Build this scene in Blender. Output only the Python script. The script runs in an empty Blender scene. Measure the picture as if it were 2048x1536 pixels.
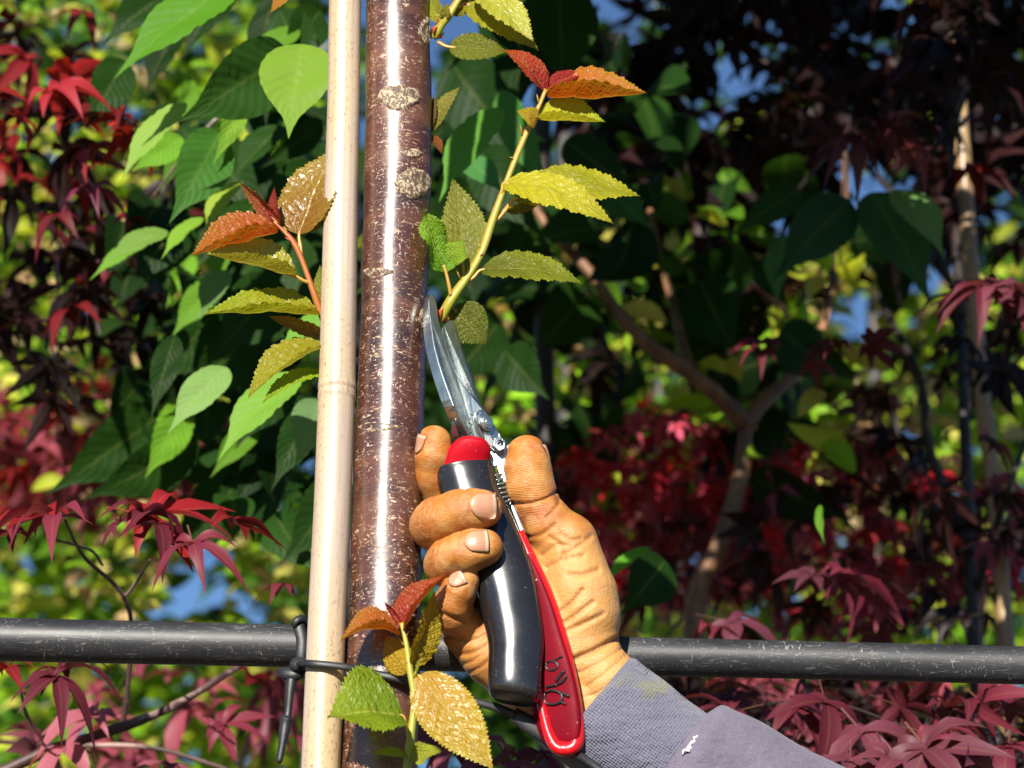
import bpy, math, random
import numpy as np
from mathutils import Vector

random.seed(7)
rng = np.random.default_rng(11)
SC = bpy.context.scene
COL = SC.collection
R = math.radians

# ------------------------------------------------------------------ camera, sky, sun, exposure
S = 0.00022                      # metres per photograph pixel in the plane of focus
DIST = 1.2                       # camera to plane of focus
TILT = R(21)
FOC = np.array([0.0, 0.0, 1.5])
RT = np.array([1.0, 0.0, 0.0])
FW = np.array([0.0, math.cos(TILT), math.sin(TILT)])
UP = np.array([0.0, -math.sin(TILT), math.cos(TILT)])
cam = bpy.data.cameras.new('camera')
cam.sensor_width = 36
cam.lens = 36 * DIST / (2048 * S)
cam.clip_start = 0.05
cam.clip_end = 3000
cam.dof.use_dof = True
cam.dof.focus_distance = DIST - 0.012
cam.dof.aperture_fstop = cam.lens / 6.8
camo = bpy.data.objects.new('camera', cam)
COL.objects.link(camo)
camo.location = Vector(FOC - FW * DIST)
camo.rotation_euler = (R(90) + TILT, 0, 0)
SC.camera = camo

SUN_EL, SUN_AZ = R(25), R(14)    # azimuth: to the left of straight behind the camera
sdir = np.array([-math.sin(SUN_AZ) * math.cos(SUN_EL), -math.cos(SUN_AZ) * math.cos(SUN_EL), math.sin(SUN_EL)])
W = bpy.data.worlds.new('World')
SC.world = W
W.use_nodes = True
wn = W.node_tree
sky = wn.nodes.new('ShaderNodeTexSky')
sky.sky_type = 'NISHITA'
sky.sun_disc = False
sky.sun_elevation = SUN_EL
sky.sun_rotation = math.pi + SUN_AZ
sky.air_density = 1.0
sky.dust_density = 0.0
sky.ozone_density = 6.0
sky.altitude = 400
wn.links.new(sky.outputs['Color'], wn.nodes['Background'].inputs['Color'])
wn.nodes['Background'].inputs['Strength'].default_value = 0.06
sun = bpy.data.lights.new('sun', 'SUN')
sun.energy = 5.0
sun.angle = R(0.5)
sun.color = (1.0, 0.94, 0.84)
suno = bpy.data.objects.new('sun', sun)
COL.objects.link(suno)
suno.rotation_euler = Vector(sdir).to_track_quat('Z', 'Y').to_euler()
suno.location = (-1, -2, 4)

SC.view_settings.view_transform = 'Standard'
SC.view_settings.look = 'None'
SC.view_settings.gamma = 1
SC.view_settings.exposure = 1.0
SC.render.engine = 'CYCLES'
SC.cycles.use_denoising = True
SC.cycles.max_bounces = 8
SC.cycles.transparent_max_bounces = 8
SC.cycles.sample_clamp_indirect = 4.0

# ------------------------------------------------------------------ coordinates
# A point is (px, py, z): photograph pixels, and depth in the same unit (away from the camera +), counted
# from the upright plane through the point of focus, since the camera looks up at things that stand upright.
TT = math.tan(TILT)
def Lc(p):                       # depth counted along the line of sight
    p = np.asarray(p, float)
    one = p.ndim == 1
    p = np.atleast_2d(p)
    off = p[:, 2] * S
    k = 1 + off / DIST
    w = FOC + RT * ((p[:, 0] - 1024) * S * k)[:, None] + UP * ((768 - p[:, 1]) * S * k)[:, None] + FW * off[:, None]
    return w[0] if one else w
def sh(p):                       # upright depth -> depth along the line of sight
    p = np.array(p, float)
    v = (768 - p[..., 1]) * S
    p[..., 2] = (p[..., 2] * S + TT * v) / (1 - TT * v / DIST) / S
    return p
def Lm(p): return Lc(sh(p))
def Ls(p): return 1 + np.atleast_2d(sh(p))[:, 2] * S / DIST      # metres per pixel, relative to S

def Ld(px, py, d):               # depth in metres behind the plane of focus
    return Lm((px, py, d / S))

# ------------------------------------------------------------------ objects
def props(o, label=None, cat=None, group=None, kind=None):
    if label: o['label'] = label
    if cat: o['category'] = cat
    if group: o['group'] = group
    if kind: o['kind'] = kind
    return o

def thing(name, label, cat, loc, group=None):
    o = bpy.data.objects.new(name, None)
    o.empty_display_size = 0.02
    o.location = Vector(loc)
    COL.objects.link(o)
    return props(o, label, cat, group)

def root_of(o):
    while o.parent: o = o.parent
    return o

def mesh_obj(name, V, F, mats, parent=None, smooth=True, uv=None, col=None, mi=None, origin=None):
    V = np.asarray(V, float)
    if parent is not None:
        org = np.array(root_of(parent).location)
    else:
        org = np.array(origin) if origin is not None else V.mean(0)
    me = bpy.data.meshes.new(name)
    if isinstance(F, np.ndarray):
        n, m = F.shape
        me.vertices.add(len(V)); me.vertices.foreach_set('co', (V - org).astype(np.float32).ravel())
        me.loops.add(n * m); me.loops.foreach_set('vertex_index', F.astype(np.int32).ravel())
        me.polygons.add(n)
        me.polygons.foreach_set('loop_start', np.arange(0, n * m, m, dtype=np.int32))
        me.polygons.foreach_set('loop_total', np.full(n, m, dtype=np.int32))
        me.update(calc_edges=True)
    else:
        me.from_pydata((V - org).tolist(), [], F)
        me.update()
    if uv is not None:
        lay = me.uv_layers.new(name='UVMap')
        vi = np.zeros(len(me.loops), dtype=np.int32); me.loops.foreach_get('vertex_index', vi)
        lay.data.foreach_set('uv', np.asarray(uv, np.float32)[vi].ravel())
    if col is not None:
        c = np.asarray(col, np.float32)
        if c.shape[1] == 3: c = np.hstack([c, np.ones((len(c), 1), np.float32)])
        at = me.color_attributes.new('Col', 'FLOAT_COLOR', 'POINT')
        at.data.foreach_set('color', c.ravel())
    for m_ in (mats if isinstance(mats, (list, tuple)) else [mats]):
        me.materials.append(m_)
    if mi is not None:
        me.polygons.foreach_set('material_index', np.asarray(mi, np.int32))
    if smooth:
        me.polygons.foreach_set('use_smooth', np.ones(len(me.polygons), dtype=bool))
    o = bpy.data.objects.new(name, me)
    COL.objects.link(o)
    if parent is not None: o.parent = parent
    else: o.location = Vector(org)
    return o

class MB:                        # gathers shapes that become one mesh
    def __init__(s): s.V, s.F, s.UV, s.C, s.M, s.n = [], [], [], [], [], 0
    def add(s, V, F, uv=None, col=(1, 1, 1), m=0):
        V = np.asarray(V, float)
        s.V.append(V)
        s.F += [[i + s.n for i in f] for f in (F.tolist() if isinstance(F, np.ndarray) else F)]
        s.UV.append(np.zeros((len(V), 2)) if uv is None else np.asarray(uv))
        c = np.asarray(col, float)
        s.C.append(np.tile(c, (len(V), 1)) if c.ndim == 1 else c)
        s.M += [m] * len(F)
        s.n += len(V)
    def build(s, name, mats, parent=None, smooth=True, origin=None):
        return mesh_obj(name, np.vstack(s.V), s.F, mats, parent, smooth, np.vstack(s.UV), np.vstack(s.C), s.M, origin)

# ------------------------------------------------------------------ curve and loft helpers
def spline(P, n):                # Catmull-Rom through rows of P
    P = np.asarray(P, float)
    Q = np.vstack([2 * P[0] - P[1], P, 2 * P[-1] - P[-2]])
    t = np.linspace(0, len(P) - 1, n)
    i = np.minimum(t.astype(int), len(P) - 2)
    f = (t - i)[:, None]
    a, b, c, d = Q[i], Q[i + 1], Q[i + 2], Q[i + 3]
    return 0.5 * (2 * b + (c - a) * f + (2 * a - 5 * b + 4 * c - d) * f ** 2 + (3 * b - a - 3 * c + d) * f ** 3)

def nrm(v): return v / (np.linalg.norm(v, axis=-1, keepdims=True) + 1e-12)

def tube(P, r, seg=12, cap=True):
    P = np.asarray(P, float); n = len(P)
    r = np.broadcast_to(np.asarray(r, float), (n,))
    T = nrm(np.gradient(P, axis=0))
    ref = np.array([0.13, 0.9, 0.41]) if abs(T[0] @ nrm(np.array([0.13, 0.9, 0.41]))) < 0.9 else np.array([1.0, 0.1, 0.2])
    u = nrm(ref - T[0] * (ref @ T[0]))
    V = []; UVs = []
    a = np.linspace(0, 2 * math.pi, seg, endpoint=False)
    L = 0
    for i in range(n):
        u = nrm(u - T[i] * (u @ T[i]))
        v = np.cross(T[i], u)
        V.append(P[i] + r[i] * (np.cos(a)[:, None] * u + np.sin(a)[:, None] * v))
        if i: L += np.linalg.norm(P[i] - P[i - 1])
        UVs.append(np.stack([a / (2 * math.pi), np.full(seg, L)], 1))
    F = []
    for i in range(n - 1):
        for j in range(seg):
            k = (j + 1) % seg
            F.append([i * seg + j, i * seg + k, (i + 1) * seg + k, (i + 1) * seg + j])
    V = np.vstack(V); UVs = np.vstack(UVs)
    if cap:
        F.append(list(range(seg))[::-1]); F.append([(n - 1) * seg + j for j in range(seg)])
    return V, F, UVs

def loft(rings, seg=28, power=2.6, n=40, endcaps=True):
    """rings: (cx, cy, cz, half width in plane, half depth, axis angle deg) in pixel space; returns pixel space"""
    Rg = spline(rings, n)
    a = np.linspace(0, 2 * math.pi, seg, endpoint=False)
    ca, sa = np.cos(a), np.sin(a)
    e = 2 / power
    X = np.sign(ca) * np.abs(ca) ** e; Z = np.sign(sa) * np.abs(sa) ** e
    V = []
    for c in Rg:
        th = R(c[5])
        V.append(np.stack([c[0] + X * c[3] * math.cos(th), c[1] + X * c[3] * math.sin(th) + TT * Z * c[4], c[2] + Z * c[4]], 1))
    F = []
    for i in range(n - 1):
        for j in range(seg):
            k = (j + 1) % seg
            F.append([i * seg + j, (i + 1) * seg + j, (i + 1) * seg + k, i * seg + k])
    if endcaps:
        F.append(list(range(seg))); F.append([(n - 1) * seg + j for j in range(seg)][::-1])
    return np.vstack(V), F

def extrude(front, back):        # two outlines of equal length in pixel space, joined
    n = len(front)
    V = np.vstack([front, back])
    F = [list(range(n))[::-1], [n + i for i in range(n)]]
    for i in range(n):
        k = (i + 1) % n
        F.append([i, k, n + k, n + i])
    return V, F

def bevel(o, w, seg=2):
    m = o.modifiers.new('bevel', 'BEVEL'); m.width = w; m.segments = seg; m.limit_method = 'ANGLE'; m.angle_limit = R(30)
    return o

# ------------------------------------------------------------------ materials
class NT:
    def __init__(s, name):
        s.m = bpy.data.materials.new(name); s.m.use_nodes = True
        s.t = s.m.node_tree; s.b = s.t.nodes['Principled BSDF']; s.out = s.t.nodes['Material Output']
    def n(s, typ, **kw):
        x = s.t.nodes.new('ShaderNode' + typ)
        for k, v in kw.items():
            if k.startswith('_'): x.inputs[k[1:].replace('_', ' ')].default_value = v
            else: setattr(x, k, v)
        return x
    def l(s, a, b): s.t.links.new(a, b)
    def coord(s, out='Object', scale=(1, 1, 1)):
        c = s.n('TexCoord'); m = s.n('Mapping'); m.inputs['Scale'].default_value = scale
        s.l(c.outputs[out], m.inputs['Vector']); return m.outputs['Vector']
    def noise(s, vec, scale, detail=4, rough=0.55, dist=0.0):
        x = s.n('TexNoise', _Scale=scale, _Detail=detail, _Roughness=rough, _Distortion=dist); s.l(vec, x.inputs['Vector']); return x.outputs['Fac']
    def voro(s, vec, scale, feature='F1', out='Distance', rand=1.0):
        x = s.n('TexVoronoi', feature=feature, _Scale=scale, _Randomness=rand); s.l(vec, x.inputs['Vector']); return x.outputs[out]
    def ramp(s, f, stops):
        x = s.n('ValToRGB'); e = x.color_ramp.elements
        while len(e) < len(stops): e.new(0.5)
        for i, (p, c) in enumerate(stops):
            e[i].position = p; e[i].color = (c, c, c, 1) if isinstance(c, (int, float)) else (*c, 1)
        s.l(f, x.inputs['Fac']); return x.outputs['Color']
    def mix(s, f, a, b, mode='MIX'):
        x = s.n('Mix', data_type='RGBA', blend_type=mode)
        for v, i in ((f, 0), (a, 6), (b, 7)):
            if hasattr(v, 'links'): s.l(v, x.inputs[i])
            else: x.inputs[i].default_value = (*v, 1) if isinstance(v, tuple) else v
        return x.outputs[2]
    def math(s, op, a, b=None, c=None):
        x = s.n('Math', operation=op)
        for i, v in enumerate((a, b, c)):
            if v is None: continue
            if hasattr(v, 'links'): s.l(v, x.inputs[i])
            else: x.inputs[i].default_value = v
        return x.outputs[0]
    def bump(s, h, strength=0.4, dist=0.001, prev=None):
        x = s.n('Bump', _Strength=strength, _Distance=dist); s.l(h, x.inputs['Height'])
        if prev is not None: s.l(prev, x.inputs['Normal'])
        return x.outputs['Normal']
    def set(s, **kw):
        for k, v in kw.items():
            i = s.b.inputs[k.replace('_', ' ')]
            if hasattr(v, 'links'): s.l(v, i)
            else: i.default_value = (*v, 1) if isinstance(v, tuple) and len(v) == 3 and i.type == 'RGBA' else v
        return s

def m_bark():
    t = NT('cherry_bark')
    v = t.coord('Object', (1, 1, 1))
    big = t.noise(v, 22, 5)
    base = t.ramp(big, [(0.3, (0.022, 0.008, 0.006)), (0.5, (0.056, 0.017, 0.011)), (0.72, (0.12, 0.045, 0.022))])
    fine = t.noise(t.coord('Object', (500, 500, 900)), 1.0, 5, 0.6)
    base = t.mix(t.ramp(t.noise(t.coord('Object', (12, 12, 95)), 1.0, 4, 0.6), [(0.48, 0.0), (0.66, 0.7)]), base, (0.13, 0.052, 0.026))
    base = t.mix(t.ramp(t.noise(t.coord('Object', (20, 20, 60)), 1.0, 3, 0.6), [(0.56, 0.0), (0.70, 0.8)]), base, (0.012, 0.006, 0.006))
    base = t.mix(t.ramp(fine, [(0.45, 0.0), (0.8, 0.30)]), base, (0.16, 0.07, 0.035))
    fl = t.noise(t.coord('Object', (330, 330, 1100)), 1.0, 2, 0.5, 0.6)
    fl2 = t.noise(t.coord('Object', (760, 760, 420)), 1.0, 2, 0.5, 1.2)
    area = t.noise(v, 38, 3)
    m1 = t.ramp(fl, [(0.615, 0.0), (0.66, 1.0)])
    m2 = t.ramp(fl2, [(0.645, 0.0), (0.68, 0.9)])
    fm = t.math('MAXIMUM', m1, m2)
    fm = t.math('MULTIPLY', fm, t.ramp(area, [(0.36, 0.15), (0.55, 1.0)]))
    col = t.mix(fm, base, t.ramp(t.noise(v, 160, 2), [(0.35, (0.26, 0.13, 0.05)), (0.6, (0.44, 0.32, 0.22))]))
    band = t.noise(t.coord('Object', (6, 6, 75)), 1.0, 3)
    rough = t.math('ADD', t.math('MULTIPLY', fine, 0.25), t.ramp(band, [(0.45, 0.17), (0.70, 0.30)]))
    rough = t.math('ADD', rough, t.math('MULTIPLY', fm, 0.3))
    h = t.math('ADD', t.math('MULTIPLY', fm, 0.8), t.math('MULTIPLY', fine, 0.5))
    h = t.math('ADD', h, t.math('MULTIPLY', t.noise(t.coord('Object', (90, 90, 420)), 1.0, 3), 0.8))
    tg = t.n('Tangent', direction_type='RADIAL', axis='Z')
    dull = t.ramp(t.noise(t.coord('Object', (14, 14, 9)), 1.0, 2), [(0.60, 0.0), (0.68, 0.25)])
    t.set(Base_Color=col, Roughness=t.math('ADD', rough, dull), Normal=t.bump(h, 0.22, 0.0005), Specular_IOR_Level=0.65, IOR=1.6)
    return t.m

def m_scar():
    t = NT('pale_bark_scar')
    v = t.coord('Object')
    e = t.noise(t.coord('Object', (520, 520, 380)), 1.0, 3, 0.6, 1.2)
    nn = t.noise(v, 1500, 3)
    pit = t.ramp(e, [(0.46, 0.0), (0.52, 1.0)])
    col = t.mix(t.math('MULTIPLY', pit, 0.9), t.mix(nn, (0.30, 0.22, 0.13), (0.46, 0.37, 0.25)), (0.05, 0.022, 0.01))
    h = t.math('SUBTRACT', t.math('MULTIPLY', nn, 0.4), pit)
    t.set(Base_Color=col, Roughness=0.62, Normal=t.bump(h, 0.45, 0.0006))
    return t.m

def m_bamboo(name='bamboo_pale', c0=(0.25, 0.18, 0.135), c1=(0.45, 0.37, 0.295)):
    t = NT(name)
    v = t.coord('Object', (260, 260, 4))
    st = t.noise(v, 1.0, 4, 0.6)
    big = t.noise(t.coord('Object', (30, 30, 9)), 1.0, 3)
    col = t.ramp(st, [(0.3, c0), (0.62, c1)])
    col = t.mix(t.ramp(big, [(0.38, 0.0), (0.66, 0.8)]), col, (0.46, 0.32, 0.155))
    sp = t.noise(t.coord('Object', (900, 900, 500)), 1.0, 2)
    col = t.mix(t.math('MULTIPLY', t.ramp(sp, [(0.56, 0.0), (0.70, 0.8)]), t.ramp(big, [(0.4, 0.3), (0.6, 1.0)])), col, (0.16, 0.11, 0.08))
    sc = t.noise(t.coord('Object', (420, 420, 36)), 1.0, 3, 0.6, 1.5)
    col = t.mix(t.ramp(sc, [(0.67, 0.0), (0.70, 0.8)]), col, (0.16, 0.10, 0.06))
    t.set(Base_Color=col, Roughness=0.42, Normal=t.bump(st, 0.15, 0.0006))
    return t.m

def m_plastic_pipe():
    t = NT('scuffed_black_plastic')
    scr = t.noise(t.coord('Object', (70, 500, 700)), 1.0, 5, 0.7, 2.5)
    scr2 = t.noise(t.coord('Object', (420, 160, 260)), 1.0, 3, 0.6, 2.0)
    area = t.noise(t.coord('Object', (24, 40, 60)), 1.0, 3)
    m = t.math('MAXIMUM', t.ramp(scr, [(0.58, 0.0), (0.66, 0.8)]), t.ramp(scr2, [(0.63, 0.0), (0.68, 0.9)]))
    m = t.math('MULTIPLY', m, t.ramp(area, [(0.36, 0.15), (0.60, 0.9)]))
    col = t.mix(m, (0.016, 0.016, 0.018), (0.26, 0.25, 0.23))
    col = t.mix(t.ramp(area, [(0.4, 0.0), (0.7, 0.3)]), col, (0.05, 0.05, 0.054))
    t.set(Base_Color=col, Roughness=t.math('ADD', t.math('MULTIPLY', area, 0.3), 0.32), Normal=t.bump(scr, 0.12, 0.0005))
    return t.m

def m_rubber():
    t = NT('black_rubber')
    nn = t.noise(t.coord('Object', (900, 900, 900)), 1.0, 3)
    col = t.mix(t.ramp(nn, [(0.60, 0.0), (0.8, 0.25)]), (0.014, 0.014, 0.016), (0.2, 0.2, 0.2))
    t.set(Base_Color=col, Roughness=0.5, Normal=t.bump(nn, 0.15, 0.0004)); return t.m

def m_grip():
    t = NT('worn_black_grip')
    v = t.coord('Object')
    big = t.noise(v, 90, 4)
    scr = t.noise(t.coord('Object', (900, 200, 240)), 1.0, 4, 0.6, 2.0)
    spk = t.noise(v, 900, 2)
    m = t.math('MULTIPLY', t.ramp(scr, [(0.60, 0.0), (0.76, 0.45)]), t.ramp(big, [(0.42, 0.1), (0.66, 1.0)]))
    m = t.math('MAXIMUM', m, t.ramp(spk, [(0.735, 0.0), (0.76, 0.9)]))
    col = t.mix(m, (0.012, 0.011, 0.011), (0.22, 0.21, 0.20))
    t.set(Base_Color=col, Roughness=t.math('ADD', t.math('MULTIPLY', big, 0.18), 0.10), Normal=t.bump(big, 0.03, 0.001), Specular_IOR_Level=0.75)
    return t.m

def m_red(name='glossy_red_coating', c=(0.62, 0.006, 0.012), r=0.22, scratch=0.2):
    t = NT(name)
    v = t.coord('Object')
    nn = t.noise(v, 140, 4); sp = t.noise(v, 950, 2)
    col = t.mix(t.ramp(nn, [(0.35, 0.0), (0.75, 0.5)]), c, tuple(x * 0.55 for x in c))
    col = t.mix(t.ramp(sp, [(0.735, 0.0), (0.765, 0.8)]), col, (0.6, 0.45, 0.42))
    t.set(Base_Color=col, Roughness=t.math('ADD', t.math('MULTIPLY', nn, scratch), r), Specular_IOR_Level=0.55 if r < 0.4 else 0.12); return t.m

def m_steel():
    t = NT('scratched_steel')
    v = t.coord('Object')
    scr = t.noise(t.coord('Object', (1500, 500, 120)), 1.0, 5, 0.6, 1.0)
    big = t.noise(v, 70, 4)
    col = t.ramp(big, [(0.3, (0.24, 0.27, 0.26)), (0.7, (0.46, 0.49, 0.48))])
    col = t.mix(t.ramp(scr, [(0.62, 0.0), (0.75, 0.6)]), col, (0.85, 0.85, 0.83))
    t.set(Base_Color=col, Metallic=0.95, Roughness=t.math('ADD', t.math('MULTIPLY', scr, 0.28), 0.16), Normal=t.bump(scr, 0.12, 0.0004)); return t.m

def m_plain(name, c, r=0.6, metallic=0.0):
    t = NT(name)
    nn = t.noise(t.coord('Object'), 300, 4)
    col = t.mix(nn, tuple(x * 0.75 for x in c), tuple(min(1, x * 1.2) for x in c))
    t.set(Base_Color=col, Roughness=r, Metallic=metallic, Normal=t.bump(nn, 0.15, 0.0005)); return t.m

def m_skin():
    t = NT('weathered_skin')
    v = t.coord('Object')
    big = t.noise(v, 60, 4); mid = t.noise(v, 230, 4)
    col = t.ramp(big, [(0.30, (0.32, 0.100, 0.012)), (0.5, (0.40, 0.145, 0.021)), (0.72, (0.46, 0.19, 0.040))])
    col = t.mix(t.ramp(mid, [(0.35, 0.0), (0.75, 0.45)]), col, (0.32, 0.085, 0.028))
    col = t.mix(t.ramp(t.noise(v, 95, 2), [(0.42, 0.0), (0.62, 0.55)]), col, (0.50, 0.26, 0.07))
    col = t.mix(t.ramp(t.noise(t.coord('Object', (40, 40, 75)), 1.0, 3), [(0.52, 0.0), (0.72, 0.6)]), col, (0.30, 0.075, 0.02))
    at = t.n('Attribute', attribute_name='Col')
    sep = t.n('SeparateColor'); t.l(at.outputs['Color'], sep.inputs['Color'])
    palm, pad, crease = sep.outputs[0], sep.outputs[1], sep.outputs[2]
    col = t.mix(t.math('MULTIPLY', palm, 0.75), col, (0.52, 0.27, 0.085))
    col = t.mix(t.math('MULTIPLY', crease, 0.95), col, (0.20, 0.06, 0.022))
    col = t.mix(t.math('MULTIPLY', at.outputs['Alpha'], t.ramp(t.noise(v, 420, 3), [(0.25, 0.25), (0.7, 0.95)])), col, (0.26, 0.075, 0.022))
    col = t.mix(t.math('MULTIPLY', t.ramp(t.noise(v, 150, 3, 0.6), [(0.5, 0.0), (0.68, 0.55)]), 1.0), col, (0.50, 0.27, 0.12))
    dirt = t.noise(v, 1300, 2)
    col = t.mix(t.ramp(dirt, [(0.72, 0.0), (0.78, 0.55)]), col, (0.12, 0.045, 0.02))
    # fine lines of the skin, ridges of the pads
    cell = t.voro(t.coord('Object', (1500, 1100, 900)), 1.0, 'DISTANCE_TO_EDGE')
    line = t.noise(t.coord('Object', (300, 300, 900)), 1.0, 4, 0.6, 1.5)
    wv = t.n('TexWave', wave_type='RINGS', rings_direction='SPHERICAL', _Scale=420.0, _Distortion=3.0, _Detail=1.0, _Detail_Scale=0.6)
    mp = t.n('Mapping'); tc = t.n('TexCoord'); t.l(tc.outputs['Object'], mp.inputs['Vector'])
    pc = Lm((1062, 985, -40)) - Lm((1180, 1400, 0))
    mp.inputs['Location'].default_value = (-pc[0], 0, -pc[2])
    mp.inputs['Scale'].default_value = (1, 0.2, 0.8)
    t.l(mp.outputs['Vector'], wv.inputs['Vector'])
    pore = t.noise(t.coord('Object', (1300, 1300, 1700)), 1.0, 4, 0.65, 0.6)
    knob = t.noise(t.coord('Object', (260, 260, 420)), 1.0, 4, 0.6, 1.0)
    nb = t.bump(t.math('ADD', t.math('MULTIPLY', pore, 1.2), t.math('ADD', line, t.math('MULTIPLY', knob, 1.6))), 0.42, 0.0006)
    ridge = t.math('MULTIPLY', wv.outputs['Fac'], pad)
    nb = t.bump(ridge, 0.26, 0.0003, nb)
    wr = t.noise(t.coord('Object', (170, 170, 60)), 1.0, 4, 0.65, 0.8)
    nb = t.bump(t.math('MULTIPLY', wr, palm), 0.30, 0.0018, nb)
    t.set(Base_Color=col, Roughness=t.math('ADD', t.math('MULTIPLY', mid, 0.30), 0.26), Normal=nb, Specular_IOR_Level=0.42,
          Subsurface_Weight=0.03, Subsurface_Radius=(0.003, 0.0012, 0.0006), Subsurface_Scale=0.6)
    return t.m

def m_nail():
    t = NT('fingernail')
    uv = t.coord('UV', (1, 1, 1))
    sx = t.n('SeparateXYZ'); t.l(uv, sx.inputs['Vector'])
    st = t.noise(t.coord('UV', (1.5, 26, 1)), 1.0, 3)
    col = t.ramp(sx.outputs[0], [(0.0, (0.44, 0.22, 0.115)), (0.2, (0.42, 0.20, 0.11)), (0.82, (0.40, 0.165, 0.09)), (0.90, (0.50, 0.38, 0.26)), (0.95, (0.40, 0.28, 0.18)), (1.0, (0.08, 0.035, 0.02))])
    t.set(Base_Color=t.mix(t.math('MULTIPLY', st, 0.4), col, (0.50, 0.32, 0.24)), Roughness=0.3, Normal=t.bump(st, 0.25, 0.0004)); return t.m

def m_cloth(name, c0, c1, rib):
    t = NT(name)
    uv = t.coord('UV')
    big = t.noise(t.coord('Object'), 30, 4)
    col = t.mix(t.ramp(big, [(0.35, 0.0), (0.7, 1.0)]), c0, c1)
    st = t.noise(t.coord('Object'), 55, 3)
    if rib:
        col = t.mix(t.ramp(st, [(0.58, 0.0), (0.70, 0.55)]), col, (0.20, 0.20, 0.05))
    sx = t.n('SeparateXYZ'); t.l(uv, sx.inputs['Vector'])
    a = t.math('SINE', t.math('MULTIPLY', sx.outputs[0], 130 * 6.283 if rib else 260 * 6.283))
    b = t.math('SINE', t.math('MULTIPLY', sx.outputs[1], 750 * 6.283 if rib else 900 * 6.283))
    h = t.math('ADD', a, t.math('MULTIPLY', b, 0.7 if rib else 0.5))
    col = t.mix(t.ramp(t.math('MULTIPLY_ADD', h, 0.25, 0.5), [(0.1, 0.55), (0.75, 0.0)]), col, (0.03, 0.03, 0.045))
    fuzz = t.noise(t.coord('Object'), 1500, 3)
    col = t.mix(t.ramp(fuzz, [(0.5, 0.0), (0.8, 0.35)]), col, (0.34, 0.32, 0.38))
    nb = t.bump(h, 0.5 if rib else 0.25, 0.0005)
    wr = t.noise(t.coord('Object', (60, 60, 120)), 1.0, 3)
    nb = t.bump(wr, 0.7, 0.005, nb)
    t.set(Base_Color=col, Roughness=0.9, Normal=nb, Sheen_Weight=0.15, Specular_IOR_Level=0.15); return t.m

def m_leaf(name, detail=True, trans=0.38, rough=0.36, gloss=0.5, veins=9.0, crinkle=0.7):
    """colour comes from the leaf's own colour attribute, veins from its UVs"""
    t = NT(name)
    at = t.n('Attribute', attribute_name='Col')
    col = at.outputs['Color']
    uv = t.coord('UV')
    sx = t.n('SeparateXYZ'); t.l(uv, sx.inputs['Vector'])
    u, s = sx.outputs[0], sx.outputs[1]          # along, across (-1..1)
    ab = t.math('ABSOLUTE', s)
    nb = None
    if detail:
        w = t.math('FRACT', t.math('MULTIPLY', t.math('SUBTRACT', u, t.math('MULTIPLY', ab, 0.20)), veins))
        vd = t.math('ABSOLUTE', t.math('SUBTRACT', w, 0.5))            # 0 on a vein
        vein = t.ramp(vd, [(0.0, 1.0), (0.10, 0.0)])
        mid = t.ramp(ab, [(0.0, 1.0), (0.055, 0.0)])
        vm = t.math('MAXIMUM', t.math('MULTIPLY', vein, 0.55), mid)
        cell = t.noise(t.coord('UV', (20, 7, 1)), 1.0, 1.5, 0.4, 0.6)
        net = t.ramp(cell, [(0.46, 0.0), (0.50, 1.0), (0.54, 0.0)])
        big = t.noise(t.coord('UV', (4, 2.5, 1)), 1.0, 3)
        col = t.mix(t.ramp(big, [(0.35, 0.0), (0.75, 0.35)]), col, t.mix(1.0, col, (0.75, 0.7, 0.5), 'MULTIPLY'))
        col = t.mix(t.math('MULTIPLY', net, 0.12), col, t.mix(0.4, col, (0.45, 0.42, 0.08)))
        col = t.mix(t.math('MULTIPLY', vm, 0.45), col, (0.50, 0.46, 0.11))
        h = t.math('SUBTRACT', t.math('MULTIPLY', cell, 1.6), t.math('MULTIPLY', vm, 0.9))
        nb = t.bump(h, crinkle, 0.0011)
    else:
        mid = t.ramp(ab, [(0.0, 1.0), (0.10, 0.0)])
        w = t.math('FRACT', t.math('MULTIPLY', t.math('SUBTRACT', u, t.math('MULTIPLY', ab, 0.22)), veins))
        vd = t.math('ABSOLUTE', t.math('SUBTRACT', w, 0.5))
        h = t.ramp(vd, [(0.0, 0.0), (0.5, 1.0)])
        nb = t.bump(h, 0.22, 0.0010)
        col = t.mix(t.math('MULTIPLY', mid, 0.3), col, t.mix(0.35, col, (0.4, 0.42, 0.12)))
    t.set(Base_Color=col, Roughness=rough, Specular_IOR_Level=gloss, Normal=nb)
    tr = t.n('BsdfTranslucent')
    t.l(t.mix(1.0, col, (1.5, 1.45, 0.7), 'MULTIPLY'), tr.inputs['Color'])
    t.l(nb, tr.inputs['Normal'])
    mx = t.n('MixShader'); mx.inputs[0].default_value = trans
    t.l(t.b.outputs[0], mx.inputs[1]); t.l(tr.outputs[0], mx.inputs[2])
    t.l(mx.outputs[0], t.out.inputs['Surface'])
    return t.m

def m_stem():
    t = NT('green_shoot')
    at = t.n('Attribute', attribute_name='Col')
    st = t.noise(t.coord('UV', (9, 60, 1)), 1.0, 3)
    col = t.mix(t.ramp(st, [(0.4, 0.0), (0.7, 0.5)]), at.outputs['Color'], t.mix(1.0, at.outputs['Color'], (0.8, 0.5, 0.4), 'MULTIPLY'))
    t.set(Base_Color=col, Roughness=0.38, Normal=t.bump(st, 0.2, 0.0005)); return t.m

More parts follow.
